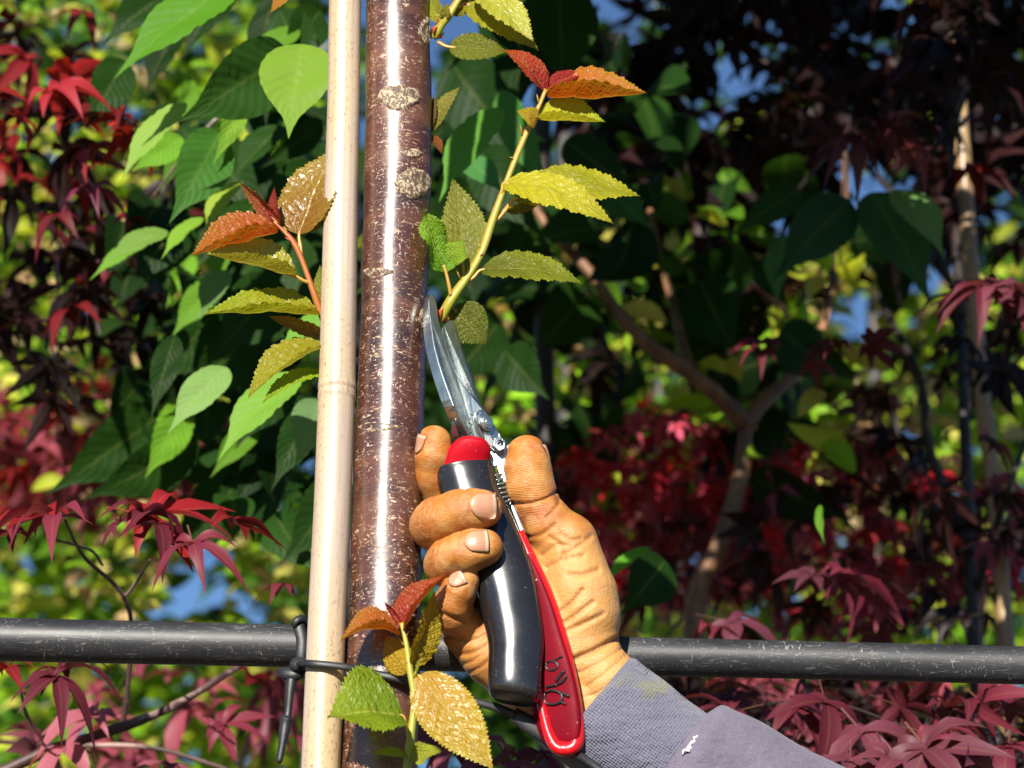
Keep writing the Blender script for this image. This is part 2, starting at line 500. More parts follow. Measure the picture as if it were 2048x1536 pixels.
def m_branch(name, c0, c1, pale=None):
    t = NT(name)
    v = t.coord('Object')
    nn = t.noise(t.coord('Object', (90, 90, 40)), 1.0, 5)
    col = t.ramp(nn, [(0.35, c0), (0.7, c1)])
    if pale:
        col = t.mix(t.ramp(t.noise(v, 24, 4), [(0.55, 0.0), (0.62, 1.0)]), col, pale)
    t.set(Base_Color=col, Roughness=0.55, Normal=t.bump(nn, 0.5, 0.002)); return t.m

def m_ground():
    t = NT('soil')
    v = t.coord('Object')
    nn = t.noise(v, 9, 8)
    col = t.ramp(nn, [(0.3, (0.03, 0.022, 0.015)), (0.55, (0.07, 0.05, 0.03)), (0.75, (0.06, 0.09, 0.025))])
    t.set(Base_Color=col, Roughness=0.95, Normal=t.bump(nn, 0.8, 0.03)); return t.m

M = dict(gleaf=m_leaf('shiny_young_leaf', True, 0.30, 0.33, 0.5, 9.0, 0.5), bark=m_bark(), scar=m_scar(), bamboo=m_bamboo(), pipe=m_plastic_pipe(), rubber=m_rubber(), grip=m_grip(), red=m_red(),
         redcap=m_red('matt_red_coating', (0.40, 0.003, 0.012), 0.45, 0.15), redin=m_red('shaded_crimson_inner_face', (0.15, 0.0008, 0.008), 0.5, 0.15),  # inner face: shade on the red put into a darker crimson
         steel=m_steel(), skin=m_skin(), nail=m_nail(), leaf=m_leaf('young_leaf', True, 0.38, 0.36, 0.22), bleaf=m_leaf('broad_leaf', False, 0.42, 0.5, 0.14, 11.0),
         mleaf=m_leaf('maple_leaf', False, 0.32, 0.5, 0.25, 1.0), stem=m_stem(),
         cuff=m_cloth('grey_rib_knit', (0.11, 0.11, 0.155), (0.155, 0.155, 0.205), True), sleeve=m_cloth('faded_sweat_cloth', (0.115, 0.098, 0.135), (0.16, 0.137, 0.18), False),
         ink=m_plain('black_marker_ink', (0.006, 0.005, 0.007), 0.45), thread=m_plain('white_thread', (0.75, 0.74, 0.7), 0.9),
         twig=m_branch('maple_twig', (0.03, 0.014, 0.012), (0.09, 0.04, 0.03), (0.34, 0.22, 0.19)),
         limb=m_branch('brown_limb', (0.10, 0.045, 0.020), (0.26, 0.130, 0.058)),
         greytrunk=m_branch('grey_trunk', (0.12, 0.095, 0.075), (0.24, 0.19, 0.15)),
         darkstem=m_branch('dark_stem', (0.012, 0.009, 0.009), (0.035, 0.025, 0.02)),
         cane=m_bamboo('bamboo_golden', (0.14, 0.078, 0.03), (0.25, 0.15, 0.065)), ground=m_ground())

# ------------------------------------------------------------------ ground
g = 400
mesh_obj('ground', [(-g, -g, 0), (g, -g, 0), (g, g, 0), (-g, g, 0)], [[0, 1, 2, 3]], M['ground'], smooth=False, origin=(0, 0, 0))['kind'] = 'structure'

def down_to_ground(P, r, spread=1.25, steps=5):
    """extend a row of world points straight down to the ground, and taper on"""
    a = P[-1]
    ext = [np.array([a[0], a[1], a[2] * (1 - (i + 1) / steps)]) for i in range(steps)]
    return np.vstack([P, ext]), np.concatenate([r, np.linspace(r[-1], r[-1] * spread, steps + 1)[1:]])

# ------------------------------------------------------------------ the young cherry
TR = np.array([[-40, 796, 62], [0, 795.5, 62.5], [100, 796, 64], [195, 797, 66.5], [300, 795, 66], [365, 795, 68.5], [450, 792, 66], [540, 789, 67.5], [620, 788, 66],
               [720, 784, 67.5], [800, 781, 68], [855, 779, 70.5], [950, 776, 69], [1050, 774, 70], [1150, 772, 71], [1230, 770, 73.5], [1300, 768, 72.5], [1400, 764, 74], [1480, 761, 75], [1580, 757, 76]], float)
def trunk_at(y):
    return np.interp(y, TR[:, 0], TR[:, 1]), np.interp(y, TR[:, 0], TR[:, 2])

ys = np.linspace(-40, 1580, 240)
cx, rr = trunk_at(ys)
Q = np.stack([cx, ys, np.zeros_like(ys)], 1)
Pin = Lm(Q); rr = rr * Ls(Q)
topy = np.linspace(-3000, -140, 14)
Ptop = np.array([Pin[0] + np.array([0, 0, 1]) * (-40 - y) * S for y in topy])
Pall = np.vstack([Ptop, Pin]); rall = np.concatenate([np.linspace(32, rr[0] - 1, 14), rr]) * S
Pall, rall = down_to_ground(Pall, rall, 1.3, 8)
SEG = 64
V, F, UVv = tube(Pall, rall, SEG)
# gentle unevenness of the bark
dirs = nrm(V - np.repeat(Pall, SEG, 0))
ph = V[:, 2] * 1000
ang = np.arctan2(dirs[:, 1], dirs[:, 0])
amp = 0.6 * np.sin(ang * 3 + ph * 0.021) + 0.5 * np.sin(ang * 5 - ph * 0.05 + 1) + 0.5 * np.sin(ph * 0.13 + 2 * np.sin(ang)) + 0.35 * np.sin(ph * 0.37 + ang * 2)
V = V + dirs * (amp * S)[:, None]
tree = thing('young_cherry_tree', 'young cherry with shiny dark bark and toothed new leaves beside the pale cane', 'tree', Pall[-1])
mesh_obj('trunk', V, F, M['bark'], tree, uv=UVv)

def trunk_patch(name, px, py, hx, hy, h, seed, mat='scar', rough=1.0):
    """a raised scar that hugs the trunk: ellipse with a ragged rim"""
    r_ = np.random.default_rng(seed)
    nr, na = 9, 48
    a = np.linspace(0, 2 * math.pi, na, endpoint=False)
    rag = 1 + 0.07 * np.sin(3 * a + r_.uniform(0, 6)) + 0.04 * np.sin(7 * a + r_.uniform(0, 6)) + 0.03 * r_.standard_normal(na) + 0.22 * np.abs(np.cos(a)) ** 9
    V = []
    for i in range(nr):
        q = (i + 0.02) / (nr - 1)
        x = px + hx * q * rag * np.cos(a); y = py + hy * q * rag * np.sin(a)
        c, r0 = trunk_at(y)
        ang_ = np.clip((x - c) / r0, -1.25, 1.25); kz = Ls(np.stack([c, y, 0 * y], 1)) / math.cos(TILT)
        hh = h * 0.3 * (1 - q ** 4) * (0.85 + 0.3 * r_.random(na) * rough) - (2.2 if i == nr - 1 else 0) + 0.4
        if 5 <= i <= 6: hh = hh + h * 0.3
        V.append(np.stack([c + (r0 + hh) * np.sin(ang_) * 1.01, y, -(r0 + hh) * np.cos(ang_) * kz], 1))
    F = []
    for i in range(nr - 1):
        for j in range(na):
            k = (j + 1) % na
            F.append([i * na + j, i * na + k, (i + 1) * na + k, (i + 1) * na + j])
    return mesh_obj(name, Lm(np.vstack(V)), F, M[mat], tree)

trunk_patch('bark_scar', 797, 195, 42, 28, 5, 1)
trunk_patch('bark_scar', 838, 366, 46, 30, 6, 2)
trunk_patch('bark_scar', 748, 853, 46, 12, 3, 3)
trunk_patch('bark_scar', 770, 1232, 60, 11, 4, 4)
trunk_patch('bark_scar', 748, 545, 34, 12, 2.5, 6)
trunk_patch('bark_scar', 868, 62, 26, 30, 6, 7)
trunk_patch('bark_scar', 868, 636, 20, 20, 4, 8)
trunk_patch('bark_scar', 826, 306, 22, 9, 2, 9)
trunk_patch('bark_scar', 742, 60, 12, 8, 2, 10)
trunk_patch('bark_scar', 830, 1210, 26, 10, 3, 11)

# ------------------------------------------------------------------ toothed young leaves
def leaf_px(base, tip, n, width, fold=0.35, arch=0.08, droop=0.0, teeth=25, serr=0.075, nu=136, nv=12, ripple=0.010, veins=9, wave=0.0, shape='cherry', twist=0.0, seed=0):
    base = np.asarray(base, float); tip = np.asarray(tip, float)
    a = tip - base; L = np.linalg.norm(a); a = a / L
    n = np.asarray(n, float); n = nrm(n - a * (n @ a)); b = np.cross(n, a)
    t = np.linspace(0, 1, nu)[:, None]; s = np.linspace(-1, 1, nv + 1)[None, :]
    if shape == 'cherry':
        f = (t ** 0.60) * ((1 - t) ** 0.98); f = f / f.max(); f = f * (1 - 0.25 * np.clip((t - 0.70) / 0.30, 0, 1) ** 1.0)
    else:                         # broad leaf with a drawn-out drip tip
        tt_ = np.linspace(0, 1, 200)
        ff = np.interp(tt_, [0, 0.05, 0.14, 0.26, 0.40, 0.54, 0.66, 0.75, 0.83, 0.92, 1], [0, 0.42, 0.76, 0.95, 1, 0.90, 0.66, 0.38, 0.18, 0.08, 0])
        ff = np.convolve(np.pad(ff, 8, mode='reflect', reflect_type='odd'), np.ones(17) / 17, 'valid'); ff = np.clip(ff, 0, 1); ff[0] = ff[-1] = 0
        f = np.interp(t, tt_, ff)
    w = width * 0.5 * f
    ph = (t * teeth) % 1.0
    edge = np.abs(s) ** 8
    saw = (1 - ph) * serr * width * np.minimum(1, f * 2.2 + 0.15)
    x = s * w * (1.0) + np.sign(s) * saw * edge * 0.6
    y = t * L + edge * (-(ph - 0.5)) * serr * width * 0.4
    ab = np.abs(s)
    z = fold * ab * w + arch * L * (4 * t * (1 - t)) - droop * L * t ** 2
    z = z + ripple * L * np.cos(2 * math.pi * veins * (t - 0.20 * ab)) * np.minimum(1, ab * 3) * np.minimum(1, f * 1.5)
    rs = np.random.default_rng(seed + 5)
    z = z + wave * L * np.sin(t * 9 + rs.uniform(0, 6)) * s * ab
    z = z + 0.009 * L * np.sin(t * 13 + s * 4 + rs.uniform(0, 6)) * f + 0.006 * L * np.sin(t * 31 + s * 9 + rs.uniform(0, 6)) * np.sin(s * 7 + t * 11 + rs.uniform(0, 6)) * f
    z = z + twist * L * s * t * f * 0.5
    P = base + x[..., None] * b + y[..., None] * a + z[..., None] * n
    V = P.reshape(-1, 3)
    uv = np.stack(np.broadcast_arrays(t, s), -1).reshape(-1, 2)
    i, j = np.meshgrid(np.arange(nu - 1), np.arange(nv), indexing='ij')
    q = (i * (nv + 1) + j).ravel()
    F = np.stack([q, q + 1, q + nv + 2, q + nv + 1], 1)
    return V, F, uv

YEL = (0.40, 0.37, 0.014); OLV = (0.21, 0.22, 0.022); GRN = (0.11, 0.26, 0.012); ORG = (0.40, 0.070, 0.006); REDL = (0.30, 0.016, 0.018); GLD = (0.44, 0.25, 0.02); BRN = (0.20, 0.085, 0.008); YGR = (0.26, 0.32, 0.014)

def shoot(points, r0, r1, leaves, c0=(0.26, 0.32, 0.02), c1=(0.34, 0.19, 0.02), bud=True):
    r0 *= 0.76; r1 *= 0.78
    P = spline(points, 40)
    r = np.linspace(r0, r1, 40) * (1 + 0.10 * np.sin(np.linspace(0, 19, 40)))
    V, F, uv = tube(P, r, 14)
    cc = np.repeat(np.linspace(0, 1, 40), 14)[:, None]
    side = np.clip(0.5 - 0.5 * np.cos(uv[:, :1] * 2 * math.pi), 0, 1)
    mb = MB()
    q = np.clip(cc * 0.55 + side * 0.5, 0, 1)
    mb.add(Lm(V), F, uv, np.array(c0) * (1 - q) + np.array(c1) * q)
    if bud:                       # bud scales round the foot of the shoot, stipules along it
        d = nrm(P[3] - P[0])
        for k in range(7):
            a = k * 0.9; off = np.array([math.cos(a), math.sin(a) * 0.5, -abs(math.sin(a * 1.7))])
            v, f, u_ = leaf_px(P[0] + off * r0 * 0.5, P[0] + d * r0 * (1.3 + 0.5 * (k % 3)) + off * r0 * 1.5, off, r0 * 1.1, 0.2, 0.2, teeth=3, nu=10, nv=4)
            mb.add(Lm(v), f, u_, (0.34, 0.07, 0.03) if k % 2 else (0.42, 0.28, 0.06))
        for k in range(9):
            i = 5 + k * 2 if k < 5 else 26 + (k - 5) * 3
            i = min(i, 38); a = rng.uniform(-1, 1)
            e = np.array([rng.uniform(-1, 1), rng.uniform(-1, 0.2), -0.5])
            p0 = P[i] + e * r[i] * 0.8
            p1 = p0 + e * rng.uniform(8, 20) + nrm(P[i + 1] - P[i]) * rng.uniform(4, 12)
            v, f, u_ = tube(np.array([p0, (p0 + p1) / 2 + (0, -2, -1), p1]), [2.0, 1.4, 0.4], 5)
            mb.add(Lm(v), f, u_, (0.40, 0.30, 0.05) if k % 3 else (0.40, 0.08, 0.04))
    so = mb.build('shoot', M['stem'], tree)
    for k, lf in enumerate(leaves):
        lf = dict(lf); c = lf.pop('c'); pet = lf.pop('pet', None); c2 = lf.pop('c2', None); mt = lf.pop('m', 'leaf')
        lf['base'] = sh(lf['base']); lf['tip'] = sh(lf['tip'])
        if pet is not None: pet = sh(pet)
        v, f, u_ = leaf_px(seed=k, **lf)
        m = MB()
        colr = np.tile(np.array(c, float), (len(v), 1))
        if c2 is not None:        # the colour the leaf turns towards its tip and rim
            q = np.clip(u_[:, :1] * 0.8 + np.abs(u_[:, 1:]) ** 3 * 0.4 - 0.15, 0, 1)
            colr = colr * (1 - q) + np.array(c2) * q
        m.add(Lc(v), f, u_, colr)
        if pet is not None:
            pts = spline([pet, (np.array(pet) + np.array(lf['base'])) / 2 + (1, 2, -2), lf['base'], np.array(lf['base']) + 0.12 * (np.array(lf['tip']) - np.array(lf['base']))], 12)
            tv, tf, tu = tube(pts, np.linspace(4.2, 2.6, 12), 8)
            m.add(Lc(tv), tf, np.zeros((len(tv), 2)) + (0.0, 0.03), (0.44, 0.26, 0.05), 1)
        m.build('leaf', [M[mt], M['stem']], so)
    return so

zA = -30
shoot([(880, 640, -10), (905, 595, zA), (940, 545, zA - 6), (965, 500, zA - 8), (985, 440, zA - 8), (1005, 385, zA - 10), (1030, 320, zA - 10), (1055, 260, zA - 12), (1078, 212, zA - 12), (1092, 178, zA - 12)], 13, 5.5, [
    dict(base=(1094, 194, zA - 14), tip=(1293, 186, zA - 45), n=(0.0, -0.96, -0.22), width=108, fold=0.95, arch=-0.03, c=ORG, c2=(0.355, 0.182, 0.017), teeth=28),
    dict(base=(1090, 180, zA - 10), tip=(1008, 99, zA - 30), n=(0.55, -0.35, -0.75), width=52, fold=0.5, arch=0.10, c=REDL, c2=ORG),
    dict(base=(1092, 182, zA - 10), tip=(1168, 148, zA + 6), n=(0.2, -0.8, -0.6), width=34, fold=0.6, arch=0.1, c=REDL, c2=REDL),
    dict(base=(1094, 176, zA - 10), tip=(1099, 143, zA - 14), n=(-0.6, 0, -0.8), width=13, fold=0.7, c=REDL, nu=40),
    dict(base=(1072, 240, zA - 6), tip=(1210, 244, zA - 25), n=(0.0, -0.93, -0.3), width=96, fold=0.75, arch=0.0, c=YEL, c2=YGR),
    dict(base=(1070, 252, zA - 16), tip=(1034, 222, zA - 40), n=(0.6, -0.3, -0.7), width=44, fold=0.5, arch=0.16, c=GLD, c2=YEL, nu=60),
    dict(base=(1008, 366, zA - 20), tip=(1226, 443, zA - 70), n=(0.18, -0.68, -0.72), width=92, fold=0.10, arch=0.10, droop=0.02, c=YEL, c2=(0.385, 0.350, 0.022), pet=(998, 395, zA - 8)),
    dict(base=(1030, 398, zA + 10), tip=(1279, 392, zA + 6), n=(-0.1, -0.85, -0.55), width=132, fold=0.15, arch=0.10, c=(0.15, 0.16, 0.010), c2=YEL, pet=(985, 440, zA)),
    dict(base=(1012, 420, zA - 2), tip=(1100, 382, zA + 4), n=(0.1, 0.9, -0.5), width=46, fold=0.25, arch=0.05, c=(0.222, 0.205, 0.017), pet=(980, 450, zA)),
    dict(base=(928, 548, zA + 2), tip=(905, 357, zA + 18), n=(-0.45, -0.1, -0.95), width=104, fold=-0.16, arch=-0.05, c=(0.14, 0.15, 0.02), c2=(0.222, 0.228, 0.033), ripple=0.010, pet=(918, 585, zA)),
    dict(base=(892, 545, zA - 22), tip=(850, 420, zA - 52), n=(0.55, -0.3, -0.78), width=66, fold=0.35, arch=-0.05, c=GRN, c2=(0.192, 0.334, 0.017), wave=0.10, pet=(902, 592, zA - 6)),
    dict(base=(903, 530, zA - 20), tip=(928, 480, zA - 40), n=(-0.3, -0.5, -0.8), width=54, fold=0.3, arch=0.08, c=(0.207, 0.334, 0.022), wave=0.05),
    dict(base=(962, 540, zA - 6), tip=(1164, 567, zA - 18), n=(0.06, -0.80, -0.55), width=96, fold=0.18, arch=0.09, c=(0.095, 0.11, 0.008), c2=(0.207, 0.236, 0.011), pet=(930, 566, zA)),
    dict(base=(905, 615, zA + 30), tip=(972, 688, zA + 40), n=(0.35, 0.2, -0.9), width=86, fold=0.12, arch=0.03, c=(0.089, 0.106, 0.009), pet=(898, 606, zA + 5)),
    dict(base=(865, 262, 20), tip=(920, 174, 10), n=(-0.7, -0.2, -0.75), width=44, fold=0.4, arch=0.06, c=(0.192, 0.167, 0.028), c2=(0.222, 0.205, 0.033)),
    dict(base=(858, 268, 24), tip=(874, 190, 18), n=(-0.5, -0.2, -0.8), width=30, fold=0.4, c=(0.148, 0.084, 0.022)),
    dict(base=(860, 272, 16), tip=(884, 308, 10), n=(0.5, -0.3, -0.8), width=24, fold=0.4, c=(0.207, 0.061, 0.017)),
])
shoot([(868, 72, 4), (884, 48, -14), (905, 18, -26), (930, -26, -30), (950, -90, -34)], 13, 8, [
    dict(base=(898, 94, -10), tip=(1014, 104, -22), n=(0.05, -0.55, -0.85), width=62, fold=0.2, arch=0.03, c=(0.126, 0.137, 0.010), pet=(876, 84, -4)),
    dict(m='gleaf', base=(948, -22, -36), tip=(1066, 82, -72), n=(0.45, -0.5, -0.72), width=84, fold=0.2, arch=0.06, c=(0.340, 0.342, 0.033), c2=(0.370, 0.350, 0.039), pet=(928, -20, -30)),
    dict(base=(930, 6, -10), tip=(1076, 100, -14), n=(0.35, -0.55, -0.75), width=84, fold=0.2, arch=0.06, c=(0.252, 0.236, 0.014), pet=(905, 16, -24)),
    dict(base=(884, 44, -4), tip=(862, -6, 6), n=(-0.5, -0.3, -0.8), width=36, fold=0.4, c=(0.266, 0.274, 0.022)),
    dict(base=(890, 40, -24), tip=(896, 6, -46), n=(-0.2, -0.3, -0.9), width=18, fold=0.5, c=(0.266, 0.228, 0.022)),
    dict(base=(905, 30, -16), tip=(935, -8, -6), n=(0.5, -0.3, -0.8), width=36, fold=0.3, c=(0.178, 0.167, 0.017)),
])
shoot(c0=(0.30, 0.16, 0.02), c1=(0.36, 0.07, 0.015), r0=11, r1=5.5, points=[(760, 720, 40), (700, 700, 34), (660, 668, 24), (640, 620, 10), (622, 570, -4), (604, 520, -14), (588, 486, -20), (568, 462, -24), (548, 442, -28)], leaves=[
    dict(base=(556, 464, -26), tip=(383, 511, -60), n=(0.0, -0.95, -0.25), width=104, fold=0.95, arch=-0.01, c=(0.326, 0.049, 0.007), c2=(0.340, 0.137, 0.017), teeth=28),
    dict(m='gleaf', base=(592, 553, -18), tip=(413, 508, -70), n=(-0.05, -0.92, -0.32), width=104, fold=0.85, arch=0.00, c=(0.281, 0.258, 0.028), c2=(0.340, 0.334, 0.033), ripple=0.010, pet=(620, 566, -6)),
    dict(base=(562, 452, -26), tip=(479, 364, -44), n=(-0.5, 0.4, -0.8), width=36, fold=0.6, arch=-0.05, c=(0.252, 0.015, 0.019), c2=(0.326, 0.137, 0.017)),
    dict(base=(560, 452, -30), tip=(549, 374, -46), n=(-0.7, 0, -0.7), width=28, fold=0.7, arch=0.03, c=(0.252, 0.019, 0.019)),
    dict(m='gleaf', base=(598, 470, -16), tip=(676, 296, 10), n=(-0.55, -0.25, -0.8), width=128, fold=0.22, arch=0.06, c=BRN, c2=(0.266, 0.198, 0.022), ripple=0.010, pet=(602, 512, -14)),
    dict(base=(640, 456, 10), tip=(545, 402, 18), n=(0, -0.5, -0.85), width=60, fold=0.2, c=(0.222, 0.190, 0.017)),
    dict(base=(640, 630, 6), tip=(407, 629, -42), n=(0.0, -0.93, -0.3), width=100, fold=0.75, arch=0.02, c=(0.252, 0.228, 0.010), c2=(0.222, 0.304, 0.011), ripple=0.009),
    dict(base=(652, 672, 12), tip=(536, 632, -6), n=(0.1, 0.8, -0.6), width=44, fold=0.1, arch=-0.03, c=(0.266, 0.144, 0.033)),
    dict(base=(656, 692, 14), tip=(496, 797, -30), n=(-0.35, -0.82, -0.42), width=92, fold=0.7, arch=0.06, c=(0.237, 0.213, 0.011), c2=(0.266, 0.251, 0.014)),
    dict(base=(660, 748, 18), tip=(524, 808, -24), n=(-0.25, -0.82, -0.45), width=60, fold=0.2, arch=0.13, c=(0.207, 0.319, 0.011)),
    dict(base=(668, 640, 30), tip=(640, 530, 30), n=(-0.4, 0, -0.9), width=50, fold=0.2, c=(0.178, 0.198, 0.017)),
    dict(base=(612, -34, 10), tip=(541, 26, -10), n=(-0.4, -0.6, -0.7), width=44, fold=0.4, arch=0.05, c=(0.370, 0.152, 0.017), pet=(660, -40, 20)),
])
zD = -112
shoot([(790, 1720, -70), (806, 1600, -90), (813, 1540, -98), (822, 1470, zD), (828, 1400, zD - 4), (820, 1340, zD - 6), (812, 1285, zD - 8), (803, 1245, zD - 8)], 14, 6, [
    dict(base=(802, 1272, zD - 10), tip=(680, 1284, zD - 22), n=(0.0, -0.92, -0.3), width=84, fold=0.8, arch=0.17, c=(0.326, 0.057, 0.007), c2=(0.340, 0.152, 0.017)),
    dict(base=(806, 1262, zD - 10), tip=(889, 1151, zD - 34), n=(-0.75, -0.45, -0.42), width=76, fold=0.8, arch=0.05, c=(0.281, 0.023, 0.017), c2=(0.326, 0.068, 0.011)),
    dict(base=(803, 1252, zD - 8), tip=(767, 1203, zD - 14), n=(-0.6, 0.3, -0.75), width=18, fold=0.6, arch=-0.1, c=(0.266, 0.015, 0.022)),
    dict(base=(822, 1332, zD - 6), tip=(868, 1182, zD + 4), n=(0.75, 0.1, -0.65), width=72, fold=0.35, arch=0.05, c=(0.340, 0.228, 0.014), c2=(0.326, 0.258, 0.017)),
    dict(base=(814, 1346, zD - 2), tip=(772, 1272, zD + 18), n=(-0.3, -0.1, -0.95), width=60, fold=-0.2, c=(0.414, 0.258, 0.017)),
    dict(base=(806, 1432, zD - 6), tip=(655, 1436, zD - 60), n=(0.0, -0.74, -0.66), width=190, fold=0.4, arch=0.08, c=(0.126, 0.205, 0.009), c2=(0.207, 0.274, 0.011), ripple=0.014, wave=0.04, pet=(818, 1476, zD)),
    dict(m='gleaf', base=(836, 1350, zD - 10), tip=(986, 1538, zD - 48), n=(-0.20, -0.30, -0.93), width=112, fold=-0.10, arch=0.06, c=(0.370, 0.205, 0.025), c2=(0.385, 0.289, 0.022), ripple=0.010, teeth=30, pet=(824, 1374, zD)),
    dict(base=(816, 1512, zD), tip=(742, 1508, zD - 10), n=(0, -0.8, -0.6), width=30, fold=0.2, c=(0.252, 0.319, 0.017)),
    dict(base=(824, 1520, zD), tip=(882, 1500, zD - 20), n=(0.2, -0.6, -0.8), width=46, fold=0.4, c=(0.296, 0.319, 0.028), wave=0.1),
    dict(base=(830, 1360, zD - 8), tip=(846, 1312, zD - 20), n=(-0.7, 0, -0.7), width=8, fold=0.4, nu=30, c=(0.296, 0.319, 0.028)),
], c0=(0.14, 0.26, 0.03), c1=(0.36, 0.30, 0.03))

# ------------------------------------------------------------------ bamboo canes
BM = np.array([[-60, 691.5, 31.5], [0, 690, 32], [200, 687.5, 32.5], [400, 682, 34], [600, 678, 36], [740, 675, 36.5], [764, 674.5, 37.5], [776, 674.2, 39], [783, 674, 37.2], [788, 674, 38.2], [794, 673.5, 38.5], [802, 673, 37], [1000, 665.5, 37.5], [1200, 655.5, 38], [1400, 647, 39], [1600, 639, 39]])
ys = np.unique(np.concatenate([np.linspace(-60, 1600, 60), np.linspace(755, 810, 40)]))
bx, br = np.interp(ys, BM[:, 0], BM[:, 1]), np.interp(ys, BM[:, 0], BM[:, 2])
Q = np.stack([bx, ys, np.full_like(ys, -28.0)], 1)
P = Lm(Q); br = br * Ls(Q)
Pt = np.array([P[0] + np.array([0, 0, 1.0]) * h for h in (0.30, 0.2, 0.1, 0.03)])
Pb = np.vstack([Pt, P]); rb = np.concatenate([np.full(4, 31.0), br]) * S
Pb, rb = down_to_ground(Pb, rb, 1.1)
V, F, uv = tube(Pb, rb, 36)
props(mesh_obj('bamboo_cane', V, F, M['bamboo'], uv=uv, origin=Pb[-1]), 'thick pale bamboo cane with one ring joint, tied in front of the cherry trunk', 'cane')
ys = np.linspace(1372, 1600, 12)
P = Lm(np.stack([np.interp(ys, [1372, 1600], [683, 672]), ys, np.full_like(ys, 26.0)], 1))
P2, r2 = down_to_ground(P, np.full(len(P), 18.0) * S, 1.05)
V, F, uv = tube(P2, r2, 20)
props(mesh_obj('bamboo_cane', V, F, M['cane'], uv=uv, origin=P2[-1]), 'short thin brown cane squeezed between the pale cane and the trunk foot', 'cane')

# ------------------------------------------------------------------ black rail and rubber tie
zP = 128
PP = np.array([[-2600, 1207, 47], [-400, 1264, 45], [0, 1278.5, 43.5], [300, 1285.5, 43], [600, 1292.5, 42.5], [900, 1302, 41], [1250, 1312, 38.5], [1650, 1321, 38], [2048, 1331, 38], [2500, 1342, 38], [4800, 1400, 38]], float)
pp = spline(PP, 90)
Q = np.stack([pp[:, 0], pp[:, 1], np.full(90, zP)], 1)
V, F, uv = tube(Lm(Q), pp[:, 2] * S * Ls(Q), 40)
props(mesh_obj('plastic_rail', V, F, M['pipe'], uv=uv), 'scuffed black plastic pipe running level behind the cherry trunk', 'pipe')

tie = thing('rubber_tie', 'black rubber tie strap binding cane and trunk to the scuffed black pipe', 'tie', Lm((600, 1330, -40)))
def strap(name, pts, w, th, n=40, seg=12, parent=None, mat='rubber'):
    P = spline(pts, n); ww = np.interp(np.linspace(0, 1, n), np.linspace(0, 1, len(w)), w)
    V, F, uv = tube(P, 1.0, seg)
    # scale the round section into a flat one: width w along the section, thickness th in depth
    c = np.repeat(P, seg, 0); d = V - c
    d = d * np.repeat(ww, seg)[:, None]
    d[:, 2] *= th
    return mesh_obj(name, Lm(c + d), F, M[mat], parent or tie, uv=uv)
strap('collar', [(612, 1244, zP + 8), (603, 1240, 84), (597, 1248, 78), (604, 1280, 74), (602, 1318, 76), (598, 1338, 96), (598, 1345, zP)], [9, 11, 12, 12, 12, 11, 9], 0.6)
strap('curl', [(606, 1242, 82), (600, 1238, 70), (592, 1242, 66), (590, 1250, 72), (596, 1252, 78)], [9, 8, 7, 7, 6], 0.8, 20)
strap('knob', [(586, 1332, 60), (592, 1330, 46), (604, 1327, 38), (612, 1326, 32)], [7, 15, 13, 7], 1.0, 20)
strap('band', [(598, 1328, 20), (604, 1326, -40), (622, 1327, -72), (650, 1329, -80), (690, 1334, -78), (716, 1338, -72), (745, 1346, -82), (790, 1356, -88), (835, 1372, -62), (900, 1392, -58), (980, 1411, -48), (1030, 1430, -36)], [6, 7, 7.5, 7.5, 7.5, 7, 7.5, 8, 8, 8, 9, 9], 0.7, 70)
strap('tab', [(1026, 1428, -34), (1060, 1450, -28), (1110, 1480, -26), (1150, 1506, -34)], [15, 19, 18, 12], 0.5, 20)
strap('band', [(1146, 1504, -34), (1176, 1522, -74), (1212, 1550, -98), (1260, 1592, -110)], [9, 8, 8, 8], 0.7, 20)
strap('buckle', [(558, 1342, 74), (572, 1347, 62), (590, 1348, 58), (607, 1346, 70)], [8, 14, 15, 10], 1.0, 20)
strap('tail', [(584, 1350, 60), (580, 1380, 56), (576, 1425, 56), (573, 1434, 56), (572, 1440, 56), (570, 1452, 56), (565, 1485, 54), (559, 1518, 54), (557, 1528, 54)], [13, 10, 7.5, 8.5, 13.5, 12, 11, 8, 7, 2], 1.0, 50)

# ------------------------------------------------------------------ secateurs
LL = Lm
sec = thing('secateurs', 'red and black garden secateurs with steel blades gripped at the side shoot', 'secateurs', LL((1000, 1200, -45)))
zS = -45
def lobj(name, rings, mat, parent=sec, seg=32, power=2.5, n=48):
    V, F = loft(rings, seg, power, n)
    V[:, 2] -= 0.10 * (V[:, 1] - 960)
    return mesh_obj(name, LL(V), F, M[mat], parent)
def poly(pts, z, n=None):
    p = np.array([(x, y, z) for x, y in pts], float)
    if n:
        q = spline(np.vstack([p, p[:1]]), n + 1)[:-1]; q[:, 2] = z; return q
    return p

# black grip, its end bevelled
grip = lobj('black_grip', [(927, 936, zS, 30, 24, -9), (927, 937, zS, 57, 43, -9), (929, 942, zS, 59.5, 46, -9), (934, 962, zS, 59, 47, -10), (945, 1000, zS, 58, 47, -14), (972, 1060, zS, 59, 48, -17), (1006, 1150, zS, 61, 49, -12), (1024, 1230, zS, 59, 49, -6),
       (1032, 1290, zS, 56, 48, 0), (1030, 1335, zS, 54, 47, 4), (1029, 1370, zS, 53, 46, 6), (1028, 1390, zS, 51, 43, 8), (1028, 1398, zS, 44, 36, 9), (1028, 1400, zS, 30, 24, 9), (1028, 1401, zS, 10, 8, 9)], 'grip', n=90, seg=40, power=2.35)
cap = lobj('red_cap', [(926, 966, zS + 2, 48, 36, -9), (930, 938, zS - 8, 49, 36, -7), (937, 910, zS - 24, 45, 34, 0), (943, 892, zS - 32, 37, 32, 4), (946, 882, zS - 34, 26, 24, 6), (947, 877, zS - 34, 8, 9, 6)], 'redcap', n=40)

